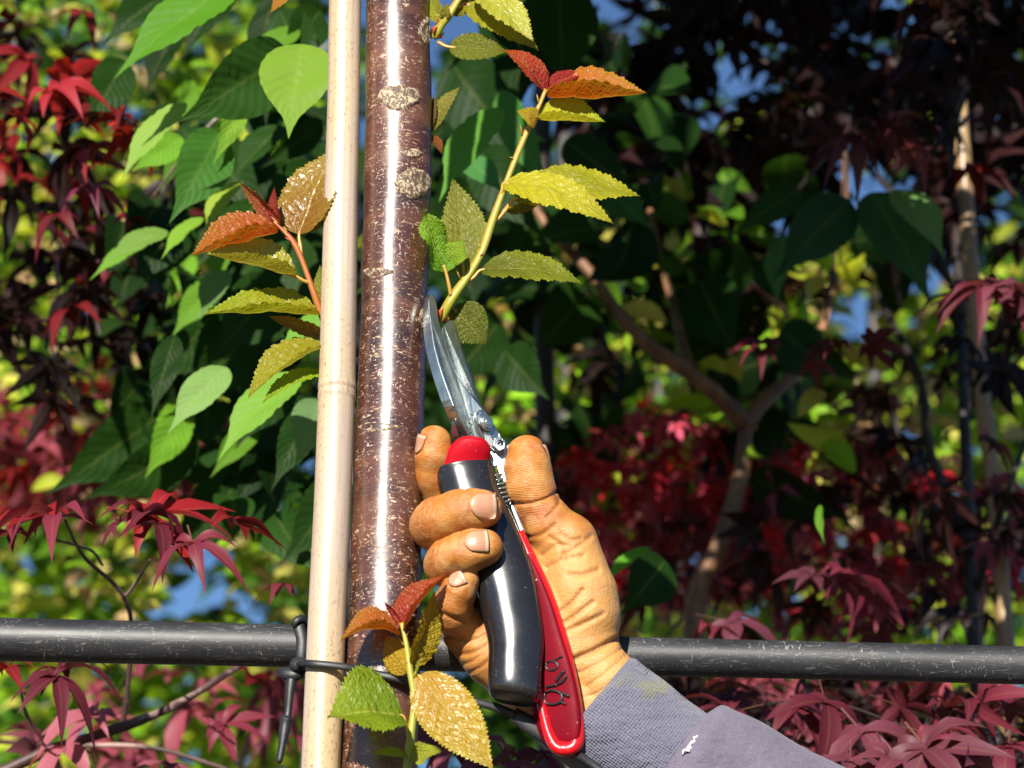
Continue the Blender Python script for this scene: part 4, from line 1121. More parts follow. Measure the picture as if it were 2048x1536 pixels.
# ------------------------------------------------------------------ planting behind: leaf shapes
def low_leaf(nu=7, width=0.5, fold=0.25, arch=0.10, tipw=0.0):
    t = np.linspace(0, 1, nu)[:, None]; s = np.array([-1, -0.5, 0, 0.5, 1.0])[None, :]
    f = (t ** 0.6) * ((1 - t) ** 0.85); f = f / f.max()
    w = width * 0.5 * f
    x = s * w; y = t + 0 * s; z = fold * np.abs(s) * w + arch * 4 * t * (1 - t) - 0.16 * t ** 2
    V = np.stack(np.broadcast_arrays(x, y, z), -1).reshape(-1, 3)
    uv = np.stack(np.broadcast_arrays(t, s), -1).reshape(-1, 2)
    i, j = np.meshgrid(np.arange(nu - 1), np.arange(4), indexing='ij'); q = (i * 5 + j).ravel()
    return V, np.stack([q, q + 1, q + 6, q + 5], 1), uv
def maple_leaf(lobes=7, width=0.24, droop=0.35, seed=0, nu=9):
    """palmate leaf: drawn-out lobes fanned from the stalk, y ahead, z up, about 1 long"""
    r_ = np.random.default_rng(seed)
    Vs, Fs, Us = [], [], []; n0 = 0
    an = np.linspace(-125, 125, lobes)
    ln = np.interp(np.abs(an), [0, 45, 85, 125], [0.72, 0.68, 0.50, 0.30])
    for a, l in zip(an, ln):
        a = a + r_.uniform(-6, 6); l = l * r_.uniform(0.9, 1.1)
        t = np.linspace(0, 1, nu)[:, None]; s = np.array([-1, 0, 1.0])[None, :]
        f = np.interp(t, [0, 0.25, 0.5, 0.75, 1], [0.35, 0.8, 1.0, 0.5, 0.0])
        w = width * f * (0.55 + 0.45 * l / 0.72)
        x = s * w * 0.5; y = t * l; z = 0.22 * np.abs(s) * w - droop * l * t ** 2 * r_.uniform(0.6, 1.5) + 0.05 * np.sin(3 * t)
        x, y, z = np.broadcast_arrays(x, y, z)
        x = x + r_.uniform(-0.10, 0.10) * l * (y / l) ** 2; z = z + r_.uniform(-0.06, 0.10) * np.sin(y / l * 3.1) + s * w * r_.uniform(-0.25, 0.25)
        ca, sa = math.cos(R(a)), math.sin(R(a))
        V = np.stack([x * ca + y * sa, -x * sa + y * ca + 0.22, z], -1).reshape(-1, 3)
        i, j = np.meshgrid(np.arange(nu - 1), np.arange(2), indexing='ij'); q = (i * 3 + j).ravel() + n0
        Vs.append(V); Fs.append(np.stack([q, q + 1, q + 4, q + 3], 1)); Us.append(np.stack(np.broadcast_arrays(t, s), -1).reshape(-1, 2)); n0 += len(V)
    # stalk
    V = np.array([[-0.008, -0.15, 0.05], [0.008, -0.15, 0.05], [0.008, 0.24, 0.0], [-0.008, 0.24, 0.0]]); Vs.append(V); Fs.append(np.array([[n0, n0 + 1, n0 + 2, n0 + 3]])); Us.append(np.zeros((4, 2)))
    return np.vstack(Vs), np.vstack(Fs), np.vstack(Us)

TEMPL = {'oval': [low_leaf(7, 0.5), low_leaf(7, 0.42, 0.35, 0.14)], 'broad': [low_leaf(9, 0.62, 0.2, 0.10), low_leaf(9, 0.55, 0.3, 0.15)],
         'maple': [maple_leaf(7, 0.20, 0.25, 1), maple_leaf(7, 0.18, 0.55, 2), maple_leaf(5, 0.24, 0.65, 3), maple_leaf(5, 0.21, 0.12, 4), maple_leaf(7, 0.17, 0.40, 5), maple_leaf(7, 0.22, 0.8, 6)], 'far': [low_leaf(4, 0.55)]}

class Crown:
    def __init__(s): s.V, s.F, s.U, s.C, s.n = [], [], [], [], 0
    def put(s, kind, pos, size, cols, up=(0, 0, 1), tilt=0.5, pitch=(-0.5, 0.2), heading=None, jit=0.3):
        pos = np.atleast_2d(pos); n = len(pos)
        if n == 0: return
        which = rng.integers(0, len(TEMPL[kind]), n)
        yaw = rng.uniform(0, 2 * math.pi, n) if heading is None else heading + rng.uniform(-0.9, 0.9, n)
        pt = rng.uniform(pitch[0], pitch[1], n)
        d = np.stack([np.cos(yaw) * np.cos(pt), np.sin(yaw) * np.cos(pt), np.sin(pt)], 1)
        nn = np.array(up) + rng.standard_normal((n, 3)) * tilt
        nn = nrm(nn - d * np.sum(nn * d, 1, keepdims=True)); b = np.cross(d, nn)
        sz = np.asarray(size, float) * rng.uniform(0.7, 1.25, n)
        cols = np.asarray(cols, float)
        c = cols[rng.integers(0, len(cols), n)] * rng.uniform(1 - jit, 1 + jit, (n, 1))
        for w in range(len(TEMPL[kind])):
            m = which == w
            if not m.any(): continue
            v, f, u = TEMPL[kind][w]
            k = len(v); q = m.sum()
            Vn = pos[m][:, None] + sz[m][:, None, None] * (v[None, :, :1] * b[m][:, None] + v[None, :, 1:2] * d[m][:, None] + v[None, :, 2:] * nn[m][:, None])
            s.V.append(Vn.reshape(-1, 3)); s.F.append((f[None] + (np.arange(q) * k)[:, None, None] + s.n).reshape(-1, 4))
            s.U.append(np.tile(u, (q, 1))); s.C.append(np.repeat(c[m], k, 0)); s.n += k * q
    def raw(s, V, F, U, c):
        s.V.append(V); s.F.append(F + s.n); s.U.append(U); s.C.append(np.tile(np.array(c, float), (len(V), 1))); s.n += len(V)
    def build(s, name, mat, parent):
        return mesh_obj(name, np.vstack(s.V), np.vstack(s.F), M[mat], parent, uv=np.vstack(s.U), col=np.vstack(s.C))

# places where the sky shows between the leaves (photograph pixels: x, y, half width, half height)
GAPS = [(1240, 15, 26, 22), (1438, 165, 50, 40), (1490, 130, 22, 18), (1585, 425, 55, 34), (1725, 415, 26, 32), (1855, 35, 30, 26), (1790, 25, 22, 16), (1870, 530, 26, 44), (1712, 640, 26, 36), (1690, 330, 18, 24), (1795, 370, 16, 20),
        (395, 1185, 34, 22), (400, 1130, 16, 22), (330, 1232, 30, 12), (500, 1220, 18, 26), (1045, 190, 20, 18), (1130, 275, 24, 12), (1010, 95, 10, 10), (1395, 1110, 18, 10), (1590, 1190, 20, 12), (1760, 390, 10, 14), (1500, 55, 14, 10), (1990, 400, 16, 14), (1885, 60, 18, 30)]
def in_gap(px, py, margin):
    hit = np.zeros(len(px), bool)
    for gx_, gy_, a, b in GAPS:
        a, b = a * 0.72, b * 0.72
        hit |= ((px - gx_) / (a + margin)) ** 2 + ((py - gy_) / (b + margin)) ** 2 < 1
    return hit
def scatter(crown, kind, n, region, depth, size, cols, gap=0.35, **kw):
    """n leaves within an ellipse (cx, cy, rx, ry) of the view, between two depths in metres"""
    cx_, cy_, rx, ry = region
    a = rng.uniform(0, 2 * math.pi, n); q = np.sqrt(rng.random(n))
    px = cx_ + rx * q * np.cos(a); py = cy_ + ry * q * np.sin(a)
    d = rng.uniform(depth[0], depth[1], n)
    if gap:
        m = ~in_gap(px, py, gap * np.asarray(size) / (S * (1 + d / DIST)))
        px, py, d = px[m], py[m], d[m]
    P = Lm(np.stack([px, py, d / S], 1))
    crown.put(kind, P, size, cols, **kw)

G_L = [(0.08, 0.19, 0.012), (0.05, 0.14, 0.012), (0.11, 0.23, 0.02)]
G_D = [(0.014, 0.044, 0.007), (0.010, 0.032, 0.006), (0.02, 0.06, 0.008)]  # green of leaves in shade, the shade put into the colour
G_Y = [(0.42, 0.48, 0.04), (0.26, 0.42, 0.02), (0.50, 0.46, 0.09), (0.16, 0.32, 0.015)]
M_R = [(0.20, 0.012, 0.016), (0.26, 0.012, 0.012), (0.14, 0.014, 0.022)]
M_W = [(0.22, 0.04, 0.06), (0.17, 0.03, 0.05), (0.26, 0.05, 0.07)]
M_D = [(0.020, 0.007, 0.009), (0.012, 0.005, 0.007), (0.03, 0.008, 0.010)]  # maple leaves in shadow, darkened by their colour
TAN = [(0.46, 0.30, 0.14), (0.50, 0.40, 0.2)]

def big_leaf(crown, base, tip, width, n, depth, c, fold=0.2, arch=0.08):
    z = depth / S
    v, f, u = leaf_px(sh((*base, z)), sh((*tip, z - 60)), n, width, fold, arch, teeth=30, serr=0.02, nu=40, nv=8, ripple=0.006, veins=11, shape='drip')
    crown.raw(Lc(v), f, u, c)
def limb(mb, pts, w, seg=10, n=40, bump=0.08):
    """pts in (px, py, depth m), widths in photo pixels"""
    P = spline([(a, b, c / S) for a, b, c in pts], n)
    ww = np.interp(np.linspace(0, 1, n), np.linspace(0, 1, len(w)), w) * (1 + bump * np.sin(np.linspace(0, 37, n)))
    V, F, uv = tube(Lm(P), ww * 0.5 * S * Ls(P), seg)
    mb.add(V, F, uv)
def branch(parent, mat, pts, w):
    m = MB(); limb(m, pts, w); m.build('branch', M[mat], parent)
def trunk_to_ground(mb, top, w0, w1, seg=14):
    P = spline([Ld(*q) for q in top], 24)
    d = np.array(P[-1]); ext = np.array([[d[0], d[1], d[2] * (1 - (i + 1) / 6)] for i in range(6)])
    P = np.vstack([P, ext]); r = np.linspace(w0, w1, len(P))
    V, F, uv = tube(P, r, seg); mb.add(V, F, uv)
    return P[-1]

def tree_thing(name, label, cat, trunk_top, w0, w1, trunk_mat, group=None):
    mb = MB(); base = trunk_to_ground(mb, trunk_top, w0, w1)
    t = thing(name, label, cat, base, group)
    mb.build('trunk', M[trunk_mat], t)
    return t

# ------------------------------------------------------------------ broad-leaved tree at the left, just behind the trunk
T1 = tree_thing('broadleaf_tree', 'green tree with large drooping ribbed leaves behind the pale cane', 'tree', [(690, -1200, 0.6), (690, -300, 0.6), (680, 500, 0.6), (660, 1200, 0.62), (640, 1560, 0.62)], 0.008, 0.014, 'greytrunk')
c1 = Crown()
LIT = (0.16, 0.34, 0.03); MIDG = (0.09, 0.22, 0.015); SHADED = (0.016, 0.05, 0.006)  # last one is dark green with the shade put into it
fr = (-0.15, -0.55, -0.8)
for (b, t, w, d, c, n) in [
    ((475, -30), (228, 158), 120, 0.16, (0.08, 0.22, 0.012), (-0.35, -0.55, -0.75)), ((606, 88), (577, 277), 150, 0.09, (0.17, 0.30, 0.028), (-0.1, -0.35, -0.93)),
    ((575, 100), (352, 245), 150, 0.16, (0.03, 0.085, 0.012), (-0.1, 0.35, -0.95)), ((372, 205), (240, 365), 72, 0.2, (0.22, 0.36, 0.06), (-0.5, -0.4, -0.75)),
    ((440, 262), (338, 447), 116, 0.2, (0.05, 0.15, 0.02), (0.1, 0.1, -0.95)), ((485, 185), (425, 330), 52, 0.2, (0.17, 0.32, 0.03), (0.5, -0.4, -0.75)),
    ((478, 362), (408, 470), 62, 0.24, (0.26, 0.36, 0.04), (-0.5, -0.5, -0.7)), ((405, 435), (322, 520), 46, 0.28, (0.18, 0.34, 0.03), (-0.4, -0.6, -0.7)),
    ((335, 462), (210, 528), 62, 0.3, (0.15, 0.27, 0.05), (-0.2, -0.7, -0.65)), ((300, 480), (178, 562), 44, 0.34, (0.14, 0.30, 0.03), (-0.3, -0.6, -0.7)),
    ((455, 735), (335, 868), 80, 0.24, (0.20, 0.34, 0.09), (-0.1, -0.5, -0.85)), ((600, 745), (436, 922), 100, 0.2, (0.17, 0.34, 0.04), (-0.5, -0.35, -0.8)),
    ((640, 800), (592, 932), 90, 0.24, (0.14, 0.24, 0.09), (0.15, -0.3, -0.93)), ((690, 620), (545, 720), 70, 0.22, (0.15, 0.32, 0.04), (-0.4, -0.6, -0.7)),
    ((1000, 215), (878, 405), 96, 0.22, (0.10, 0.27, 0.03), (-0.45, -0.35, -0.8)), ((450, 540), (400, 640), 60, 0.3, (0.11, 0.20, 0.06), (-0.2, -0.4, -0.9)),
    ((560, 560), (420, 720), 130, 0.34, SHADED, (-0.2, 0.3, -0.9)), ((520, 640), (360, 800), 140, 0.36, SHADED, (0, 0.35, -0.9)), ((330, 820), (90, 990), 120, 0.5, SHADED, (0, 0.2, -0.95)),
    ((640, 330), (500, 520), 130, 0.3, SHADED, (-0.1, 0.3, -0.95)), ((560, 700), (470, 900), 130, 0.38, SHADED, (0.1, 0.3, -0.95)), ((400, 880), (160, 1000), 110, 0.45, SHADED, (0, 0.3, -0.9)),
    ((640, 20), (560, 120), 90, 0.3, SHADED, (0, 0.2, -0.95)), ((560, 20), (640, 190), 100, 0.3, SHADED, (0, 0.2, -0.95)), ((700, 960), (560, 1130), 120, 0.4, SHADED, (0, 0.2, -0.95)), ((480, 960), (330, 1120), 120, 0.5, SHADED, (0, 0.2, -0.95)),
    ((430, 620), (300, 780), 100, 0.42, SHADED, (0, 0.2, -0.95)), ((250, 120), (170, 260), 90, 0.32, SHADED, (0, 0.1, -0.95)), ((560, 480), (640, 640), 110, 0.42, SHADED, (0, 0.1, -0.95))]:
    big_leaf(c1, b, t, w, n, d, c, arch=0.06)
for k in range(30):
    bx_, by_ = rng.uniform(330, 660), rng.uniform(-60, 900)
    a_ = R(rng.uniform(95, 150)); l_ = rng.uniform(110, 190)
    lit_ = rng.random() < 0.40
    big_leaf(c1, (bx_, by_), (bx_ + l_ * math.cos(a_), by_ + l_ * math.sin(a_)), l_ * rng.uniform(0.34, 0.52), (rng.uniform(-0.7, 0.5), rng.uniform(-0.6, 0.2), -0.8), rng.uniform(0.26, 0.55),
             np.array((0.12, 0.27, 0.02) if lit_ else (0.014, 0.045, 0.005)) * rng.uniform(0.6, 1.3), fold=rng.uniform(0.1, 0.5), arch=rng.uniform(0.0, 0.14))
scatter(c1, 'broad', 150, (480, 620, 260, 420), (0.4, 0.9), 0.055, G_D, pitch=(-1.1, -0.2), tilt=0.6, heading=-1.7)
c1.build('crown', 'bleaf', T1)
branch(T1, 'greytrunk', [(640, 60, 0.4), (560, 150, 0.35), (430, 240, 0.3), (300, 400, 0.35)], [16, 12, 8, 5])
branch(T1, 'greytrunk', [(530, 600, 0.55), (470, 660, 0.45), (420, 720, 0.4)], [14, 10, 6])


# ------------------------------------------------------------------ broad-leaved tree behind the hand and at the right
T4 = tree_thing('broadleaf_tree', 'green tree with large dark leaves behind the cut side shoot', 'tree', [(1090, -1200, 0.7), (1090, -300, 0.8), (1085, 500, 0.9), (1100, 1200, 0.95), (1100, 1560, 0.95)], 0.004, 0.012, 'darkstem')
c4 = Crown()
DT = (0.015, 0.05, 0.018); DG = (0.012, 0.04, 0.005)  # dark greens carry the shade of the crown in their colour
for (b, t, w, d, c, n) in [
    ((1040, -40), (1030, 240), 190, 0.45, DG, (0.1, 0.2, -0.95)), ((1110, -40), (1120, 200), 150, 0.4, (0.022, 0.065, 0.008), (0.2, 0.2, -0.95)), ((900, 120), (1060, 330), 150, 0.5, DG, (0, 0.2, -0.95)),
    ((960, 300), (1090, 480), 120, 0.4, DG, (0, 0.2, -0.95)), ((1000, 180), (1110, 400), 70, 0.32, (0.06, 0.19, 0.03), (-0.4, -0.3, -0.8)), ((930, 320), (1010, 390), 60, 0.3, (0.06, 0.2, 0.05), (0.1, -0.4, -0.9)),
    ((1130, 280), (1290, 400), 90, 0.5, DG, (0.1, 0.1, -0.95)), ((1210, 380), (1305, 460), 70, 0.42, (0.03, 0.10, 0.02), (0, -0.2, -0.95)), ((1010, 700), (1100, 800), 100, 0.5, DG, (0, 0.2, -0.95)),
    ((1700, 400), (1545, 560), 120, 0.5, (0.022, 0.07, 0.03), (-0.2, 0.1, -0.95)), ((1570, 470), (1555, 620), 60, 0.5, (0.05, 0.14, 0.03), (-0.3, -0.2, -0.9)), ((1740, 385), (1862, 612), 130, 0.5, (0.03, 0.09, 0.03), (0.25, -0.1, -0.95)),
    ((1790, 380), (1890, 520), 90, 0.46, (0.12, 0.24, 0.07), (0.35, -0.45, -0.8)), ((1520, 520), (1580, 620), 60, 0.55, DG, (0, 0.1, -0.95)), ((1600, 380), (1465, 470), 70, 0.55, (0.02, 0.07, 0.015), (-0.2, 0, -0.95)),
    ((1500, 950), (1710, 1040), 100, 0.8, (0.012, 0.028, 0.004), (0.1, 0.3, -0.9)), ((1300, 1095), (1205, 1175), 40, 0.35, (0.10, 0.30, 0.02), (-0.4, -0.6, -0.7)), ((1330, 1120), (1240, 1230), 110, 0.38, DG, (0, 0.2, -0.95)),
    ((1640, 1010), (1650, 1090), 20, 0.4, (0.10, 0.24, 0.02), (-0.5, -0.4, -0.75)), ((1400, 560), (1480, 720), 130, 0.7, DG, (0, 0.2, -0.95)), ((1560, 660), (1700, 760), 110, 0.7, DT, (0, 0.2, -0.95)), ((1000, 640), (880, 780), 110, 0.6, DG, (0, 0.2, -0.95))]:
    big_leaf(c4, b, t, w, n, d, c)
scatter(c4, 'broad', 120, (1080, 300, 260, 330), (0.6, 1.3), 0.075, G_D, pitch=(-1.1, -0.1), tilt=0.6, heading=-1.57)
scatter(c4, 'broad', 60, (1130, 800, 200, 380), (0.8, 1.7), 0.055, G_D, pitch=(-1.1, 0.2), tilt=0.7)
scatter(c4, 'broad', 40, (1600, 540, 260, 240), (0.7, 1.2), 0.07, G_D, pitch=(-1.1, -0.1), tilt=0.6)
# unseen leaves added to the crowns above the picture, to shade the planting below
def shade_canopy(crown, kind, n, xr, dr, hr, size, cols, **kw):
    d = rng.uniform(*dr, n); xx = rng.uniform(*xr, n) * (1 + d / DIST)
    z = camo.location.z + (d + DIST * math.cos(TILT)) * math.tan(TILT + R(8.2)) + size * 0.8 + rng.uniform(*hr, n)
    crown.put(kind, np.stack([xx, d, z], 1), size, cols, **kw)
shade_canopy(c4, 'broad', 380, (-0.05, 0.35), (0.5, 1.1), (0.05, 0.5), 0.10, G_D)
shade_canopy(c4, 'broad', 220, (-0.02, 0.33), (0.12, 0.28), (0.0, 0.2), 0.085, G_D)
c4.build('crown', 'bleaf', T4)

# ------------------------------------------------------------------ red maple at the left
T2 = tree_thing('red_maple', 'red Japanese maple at the left with bright red pointed leaves above and below the pipe', 'tree', [(-260, -900, 0.5), (-160, 0, 0.5), (-80, 800, 0.5), (-60, 1600, 0.5)], 0.008, 0.018, 'twig')
c2 = Crown()
def maple_at(crown, px, py, depth, size_px, heading_deg, pitch, c, k=0, roll=(0, -0.1, 1.0), jitter=0.0):
    """one maple leaf: stalk end at (px, py), pointing heading (0 right, 90 away, 270 to the camera)"""
    p = Ld(px, py, depth); size = size_px * S * (1 + depth / DIST)
    h = R(heading_deg); d = np.array([math.cos(h) * math.cos(pitch), math.sin(h) * math.cos(pitch), math.sin(pitch)])
    roll = np.array(roll, float) + rng.standard_normal(3) * 0.4; n = nrm(roll - d * (roll @ d)); b = np.cross(d, n)
    v, f, u = TEMPL['maple'][k % 6]
    size *= rng.uniform(0.72, 1.0); c = np.array(c) * rng.uniform(0.5, 1.25)
    crown.raw(p + size * (v[:, :1] * b + v[:, 1:2] * d + v[:, 2:] * n), f, u, c)
WN = (0.15, 0.020, 0.036); WR = (0.22, 0.010, 0.015); PK = (0.28, 0.075, 0.10)
for px, py, dp, sz, hd, pt, c in [(255, 1030, 0.14, 250, 320, -0.25, WN), (250, 1028, 0.15, 260, 350, -0.15, WR), (300, 1040, 0.13, 200, 300, -0.5, WN), (140, 1030, 0.16, 230, 200, -0.2, WR), (150, 1030, 0.15, 230, 230, -0.35, WN),
                                  (60, 1060, 0.15, 170, 190, -0.35, WN), (380, 1070, 0.12, 190, 290, -0.75, WN), (250, 1040, 0.16, 120, 250, -0.6, WN), (430, 1040, 0.14, 190, 340, -0.3, WR), (20, 1030, 0.2, 150, 180, -0.2, WR),
                                  (90, 1335, 0.2, 200, 330, -0.35, WN), (30, 1330, 0.2, 190, 250, -0.5, WR), (100, 1345, 0.18, 190, 300, -0.5, WN), (230, 1420, 0.3, 200, 200, -0.4, PK), (160, 1480, 0.3, 190, 230, -0.6, PK),
                                  (420, 1440, 0.35, 190, 340, -0.35, WN), (330, 1520, 0.3, 190, 290, -0.5, PK), (590, 1170, 0.25, 120, 180, 0.0, WN), (60, 1500, 0.4, 200, 300, -0.5, PK), (480, 1350, 0.5, 160, 320, -0.4, WR)]:
    maple_at(c2, px, py, dp, sz, hd, pt, c, k=int(px + py))
for px, py, dp, sz, hd, pt, c in [(250, 250, 0.3, 170, 100, 0.3, (0.30, 0.012, 0.012)), (270, 240, 0.32, 220, 200, 0.0, (0.2, 0.010, 0.012)), (230, 270, 0.3, 190, 330, -0.3, (0.24, 0.012, 0.012)), (60, 190, 0.28, 230, 350, 0.0, (0.34, 0.02, 0.03)), (0, 200, 0.28, 200, 250, -0.4, (0.3, 0.012, 0.012)),
                                  (200, 300, 0.34, 180, 250, -0.4, (0.16, 0.014, 0.02)), (180, 370, 0.35, 150, 290, -0.7, (0.15, 0.02, 0.05)), (40, 240, 0.3, 150, 280, -0.5, (0.26, 0.012, 0.012)), (140, 420, 0.4, 150, 220, -0.6, (0.14, 0.01, 0.016)), (250, 440, 0.4, 130, 320, -0.4, (0.2, 0.01, 0.014))]:
    maple_at(c2, px, py, dp, sz, hd, pt, c, k=int(px + py))
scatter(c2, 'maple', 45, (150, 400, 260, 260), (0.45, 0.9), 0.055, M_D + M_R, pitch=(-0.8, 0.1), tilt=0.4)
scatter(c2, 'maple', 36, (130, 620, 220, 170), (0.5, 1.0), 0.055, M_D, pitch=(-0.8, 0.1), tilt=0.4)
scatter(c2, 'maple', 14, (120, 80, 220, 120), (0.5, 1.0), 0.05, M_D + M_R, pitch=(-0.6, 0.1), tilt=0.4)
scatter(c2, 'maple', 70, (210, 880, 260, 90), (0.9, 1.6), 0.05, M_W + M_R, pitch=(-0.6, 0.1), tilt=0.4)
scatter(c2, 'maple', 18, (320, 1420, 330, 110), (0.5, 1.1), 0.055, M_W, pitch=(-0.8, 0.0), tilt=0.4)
shade_canopy(c2, 'maple', 60, (-0.35, -0.1), (0.3, 1.2), (0.0, 0.5), 0.08, M_R + M_D)
c2.build('crown', 'mleaf', T2)
branch(T2, 'twig', [(-30, 1560, 0.32), (90, 1505, 0.32), (270, 1445, 0.32), (370, 1400, 0.33), (452, 1348, 0.34), (500, 1320, 0.36)], [26, 24, 20, 16, 14, 10])
branch(T2, 'twig', [(130, 1040, 0.16), (165, 1110, 0.2), (225, 1165, 0.24), (250, 1200, 0.27), (262, 1250, 0.3), (255, 1380, 0.32), (245, 1450, 0.33)], [5, 8, 9, 9, 10, 11, 12])
branch(T2, 'twig', [(300, 1120, 0.2), (262, 1180, 0.25), (245, 1195, 0.27)], [5, 7, 8]); branch(T2, 'twig', [(110, 1080, 0.16), (180, 1100, 0.2), (205, 1130, 0.23)], [5, 6, 6])
branch(T2, 'twig', [(-60, 1480, 0.5), (120, 1490, 0.45), (300, 1495, 0.45), (460, 1540, 0.45)], [10, 10, 9, 9]); branch(T2, 'twig', [(40, 1350, 0.22), (50, 1420, 0.26), (85, 1480, 0.3)], [5, 7, 9])


# ------------------------------------------------------------------ purple maple filling the right
T3 = tree_thing('purple_maple', 'wine purple Japanese maple filling the right side around the golden canes', 'tree', [(1880, -900, 1.0), (1890, 0, 1.0), (1915, 500, 0.85), (1935, 1000, 0.8), (1960, 1560, 0.8)], 0.0025, 0.006, 'darkstem')
c3 = Crown()
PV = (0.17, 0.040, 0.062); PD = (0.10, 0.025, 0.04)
for px, py, dp, sz, hd, pt, c in [(1730, 268, 0.45, 190, 340, -0.3, PV), (1740, 270, 0.45, 170, 300, -0.5, PV), (1735, 268, 0.46, 170, 210, -0.5, PV), (1790, 300, 0.42, 170, 330, -0.3, PV), (1700, 280, 0.5, 150, 190, -0.2, PD), (1900, 340, 0.55, 190, 350, -0.1, WR),
                                  (2000, 575, 0.4, 200, 210, -0.4, WN), (2010, 580, 0.38, 220, 290, -0.7, PV), (1990, 570, 0.4, 190, 250, -0.6, PV), (2040, 600, 0.38, 200, 300, -0.6, PV), (1950, 585, 0.45, 150, 190, -0.4, WN),
                                  (1560, 690, 0.5, 150, 200, -0.1, WN), (1530, 700, 0.5, 130, 230, -0.4, WN), (1710, 690, 0.5, 160, 350, -0.1, WN), (1700, 695, 0.5, 150, 200, -0.1, WN), (1600, 730, 0.55, 120, 0, 0.0, WN),
                                  (1640, 1150, 0.42, 220, 340, -0.4, WN), (1650, 1150, 0.42, 200, 310, -0.7, WN), (1640, 1150, 0.44, 150, 230, -0.3, PD),
                                  (1500, 1420, 0.28, 220, 200, -0.2, WN), (1560, 1400, 0.25, 220, 320, -0.6, WN), (1640, 1380, 0.24, 230, 280, -0.8, WN), (1700, 1440, 0.22, 230, 300, -0.7, PV), (1760, 1400, 0.25, 240, 340, -0.4, WN), (1830, 1470, 0.2, 250, 290, -0.7, PV),
                                  (1830, 1465, 0.22, 240, 340, -0.2, WN), (1850, 1400, 0.26, 230, 330, -0.5, WN), (1960, 1400, 0.26, 250, 350, -0.4, WN), (1950, 1390, 0.25, 230, 280, -0.6, WN), (1700, 1500, 0.2, 210, 260, -0.8, PV), (1590, 1480, 0.25, 200, 240, -0.7, PV),
                                  (1760, 1490, 0.2, 220, 300, -0.9, PV), (1900, 1490, 0.2, 220, 310, -0.7, PV), (1450, 1460, 0.3, 190, 220, -0.5, WN), (2020, 1480, 0.24, 220, 250, -0.6, WN), (1540, 1380, 0.35, 190, 200, -0.2, PD), (1420, 1400, 0.4, 190, 330, -0.2, PD), (1620, 1440, 0.3, 210, 330, -0.5, WN), (1500, 1500, 0.3, 210, 290, -0.8, PD),
                                  (1420, 1240, 0.45, 220, 340, -0.2, PD), (1380, 1260, 0.45, 200, 0, -0.2, WN), (1000, 1500, 0.3, 210, 280, -0.6, PV), (940, 1480, 0.3, 180, 230, -0.5, PV), (1050, 1490, 0.3, 200, 320, -0.6, WN), (900, 1470, 0.32, 170, 250, -0.5, PV), (960, 1530, 0.28, 190, 300, -0.3, PV)]:
    maple_at(c3, px, py, dp, sz, hd, pt, c, k=int(px + py))
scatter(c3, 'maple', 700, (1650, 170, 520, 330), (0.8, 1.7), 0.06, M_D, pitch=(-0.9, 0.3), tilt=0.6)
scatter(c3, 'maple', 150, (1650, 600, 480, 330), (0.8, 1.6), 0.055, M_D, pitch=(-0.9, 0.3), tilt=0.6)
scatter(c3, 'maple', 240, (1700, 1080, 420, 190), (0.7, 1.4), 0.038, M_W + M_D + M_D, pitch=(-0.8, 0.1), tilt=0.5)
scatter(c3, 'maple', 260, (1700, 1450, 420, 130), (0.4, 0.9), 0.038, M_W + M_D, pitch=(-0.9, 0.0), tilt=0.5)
scatter(c3, 'maple', 300, (1330, 1010, 240, 190), (0.85, 1.35), 0.034, [(0.55, 0.014, 0.022), (0.46, 0.07, 0.12), (0.34, 0.015, 0.03), (0.08, 0.008, 0.012)], pitch=(-0.5, 0.1), tilt=0.4, up=(-0.1, -0.7, 0.7))
scatter(c3, 'maple', 16, (1940, 700, 110, 560), (0.5, 0.8), 0.055, M_D, pitch=(-0.9, 0.0), tilt=0.5)
scatter(c3, 'maple', 230, (1690, 1060, 380, 170), (0.8, 1.3), 0.034, [(0.44, 0.014, 0.025), (0.42, 0.07, 0.12), (0.28, 0.02, 0.045), (0.08, 0.008, 0.014)], pitch=(-0.5, 0.1), tilt=0.4, up=(-0.1, -0.7, 0.7))
scatter(c3, 'maple', 22, (1900, 130, 80, 200), (0.45, 0.7), 0.055, M_D, gap=0, pitch=(-0.9, 0.0), tilt=0.5)
shade_canopy(c3, 'maple', 600, (0.0, 0.4), (0.5, 1.1), (0.05, 0.5), 0.12, M_D)
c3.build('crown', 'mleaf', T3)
branch(T3, 'darkstem', [(1930, 640, 0.8), (1860, 480, 0.8), (1730, 330, 0.9), (1560, 200, 1.0)], [16, 14, 12, 8]); branch(T3, 'darkstem', [(1945, 1100, 0.8), (1860, 900, 0.8), (1840, 760, 0.8), (1760, 600, 0.9)], [22, 20, 16, 12])
branch(T3, 'darkstem', [(1560, 420, 0.7), (1690, 300, 0.8), (1650, 640, 0.7)], [5, 6, 7]); branch(T3, 'darkstem', [(1955, 1180, 0.8), (2010, 1000, 0.7), (2060, 860, 0.7)], [20, 14, 10]); branch(T3, 'darkstem', [(1480, 1420, 0.35), (1640, 1400, 0.3), (1830, 1460, 0.24)], [8, 6, 4])


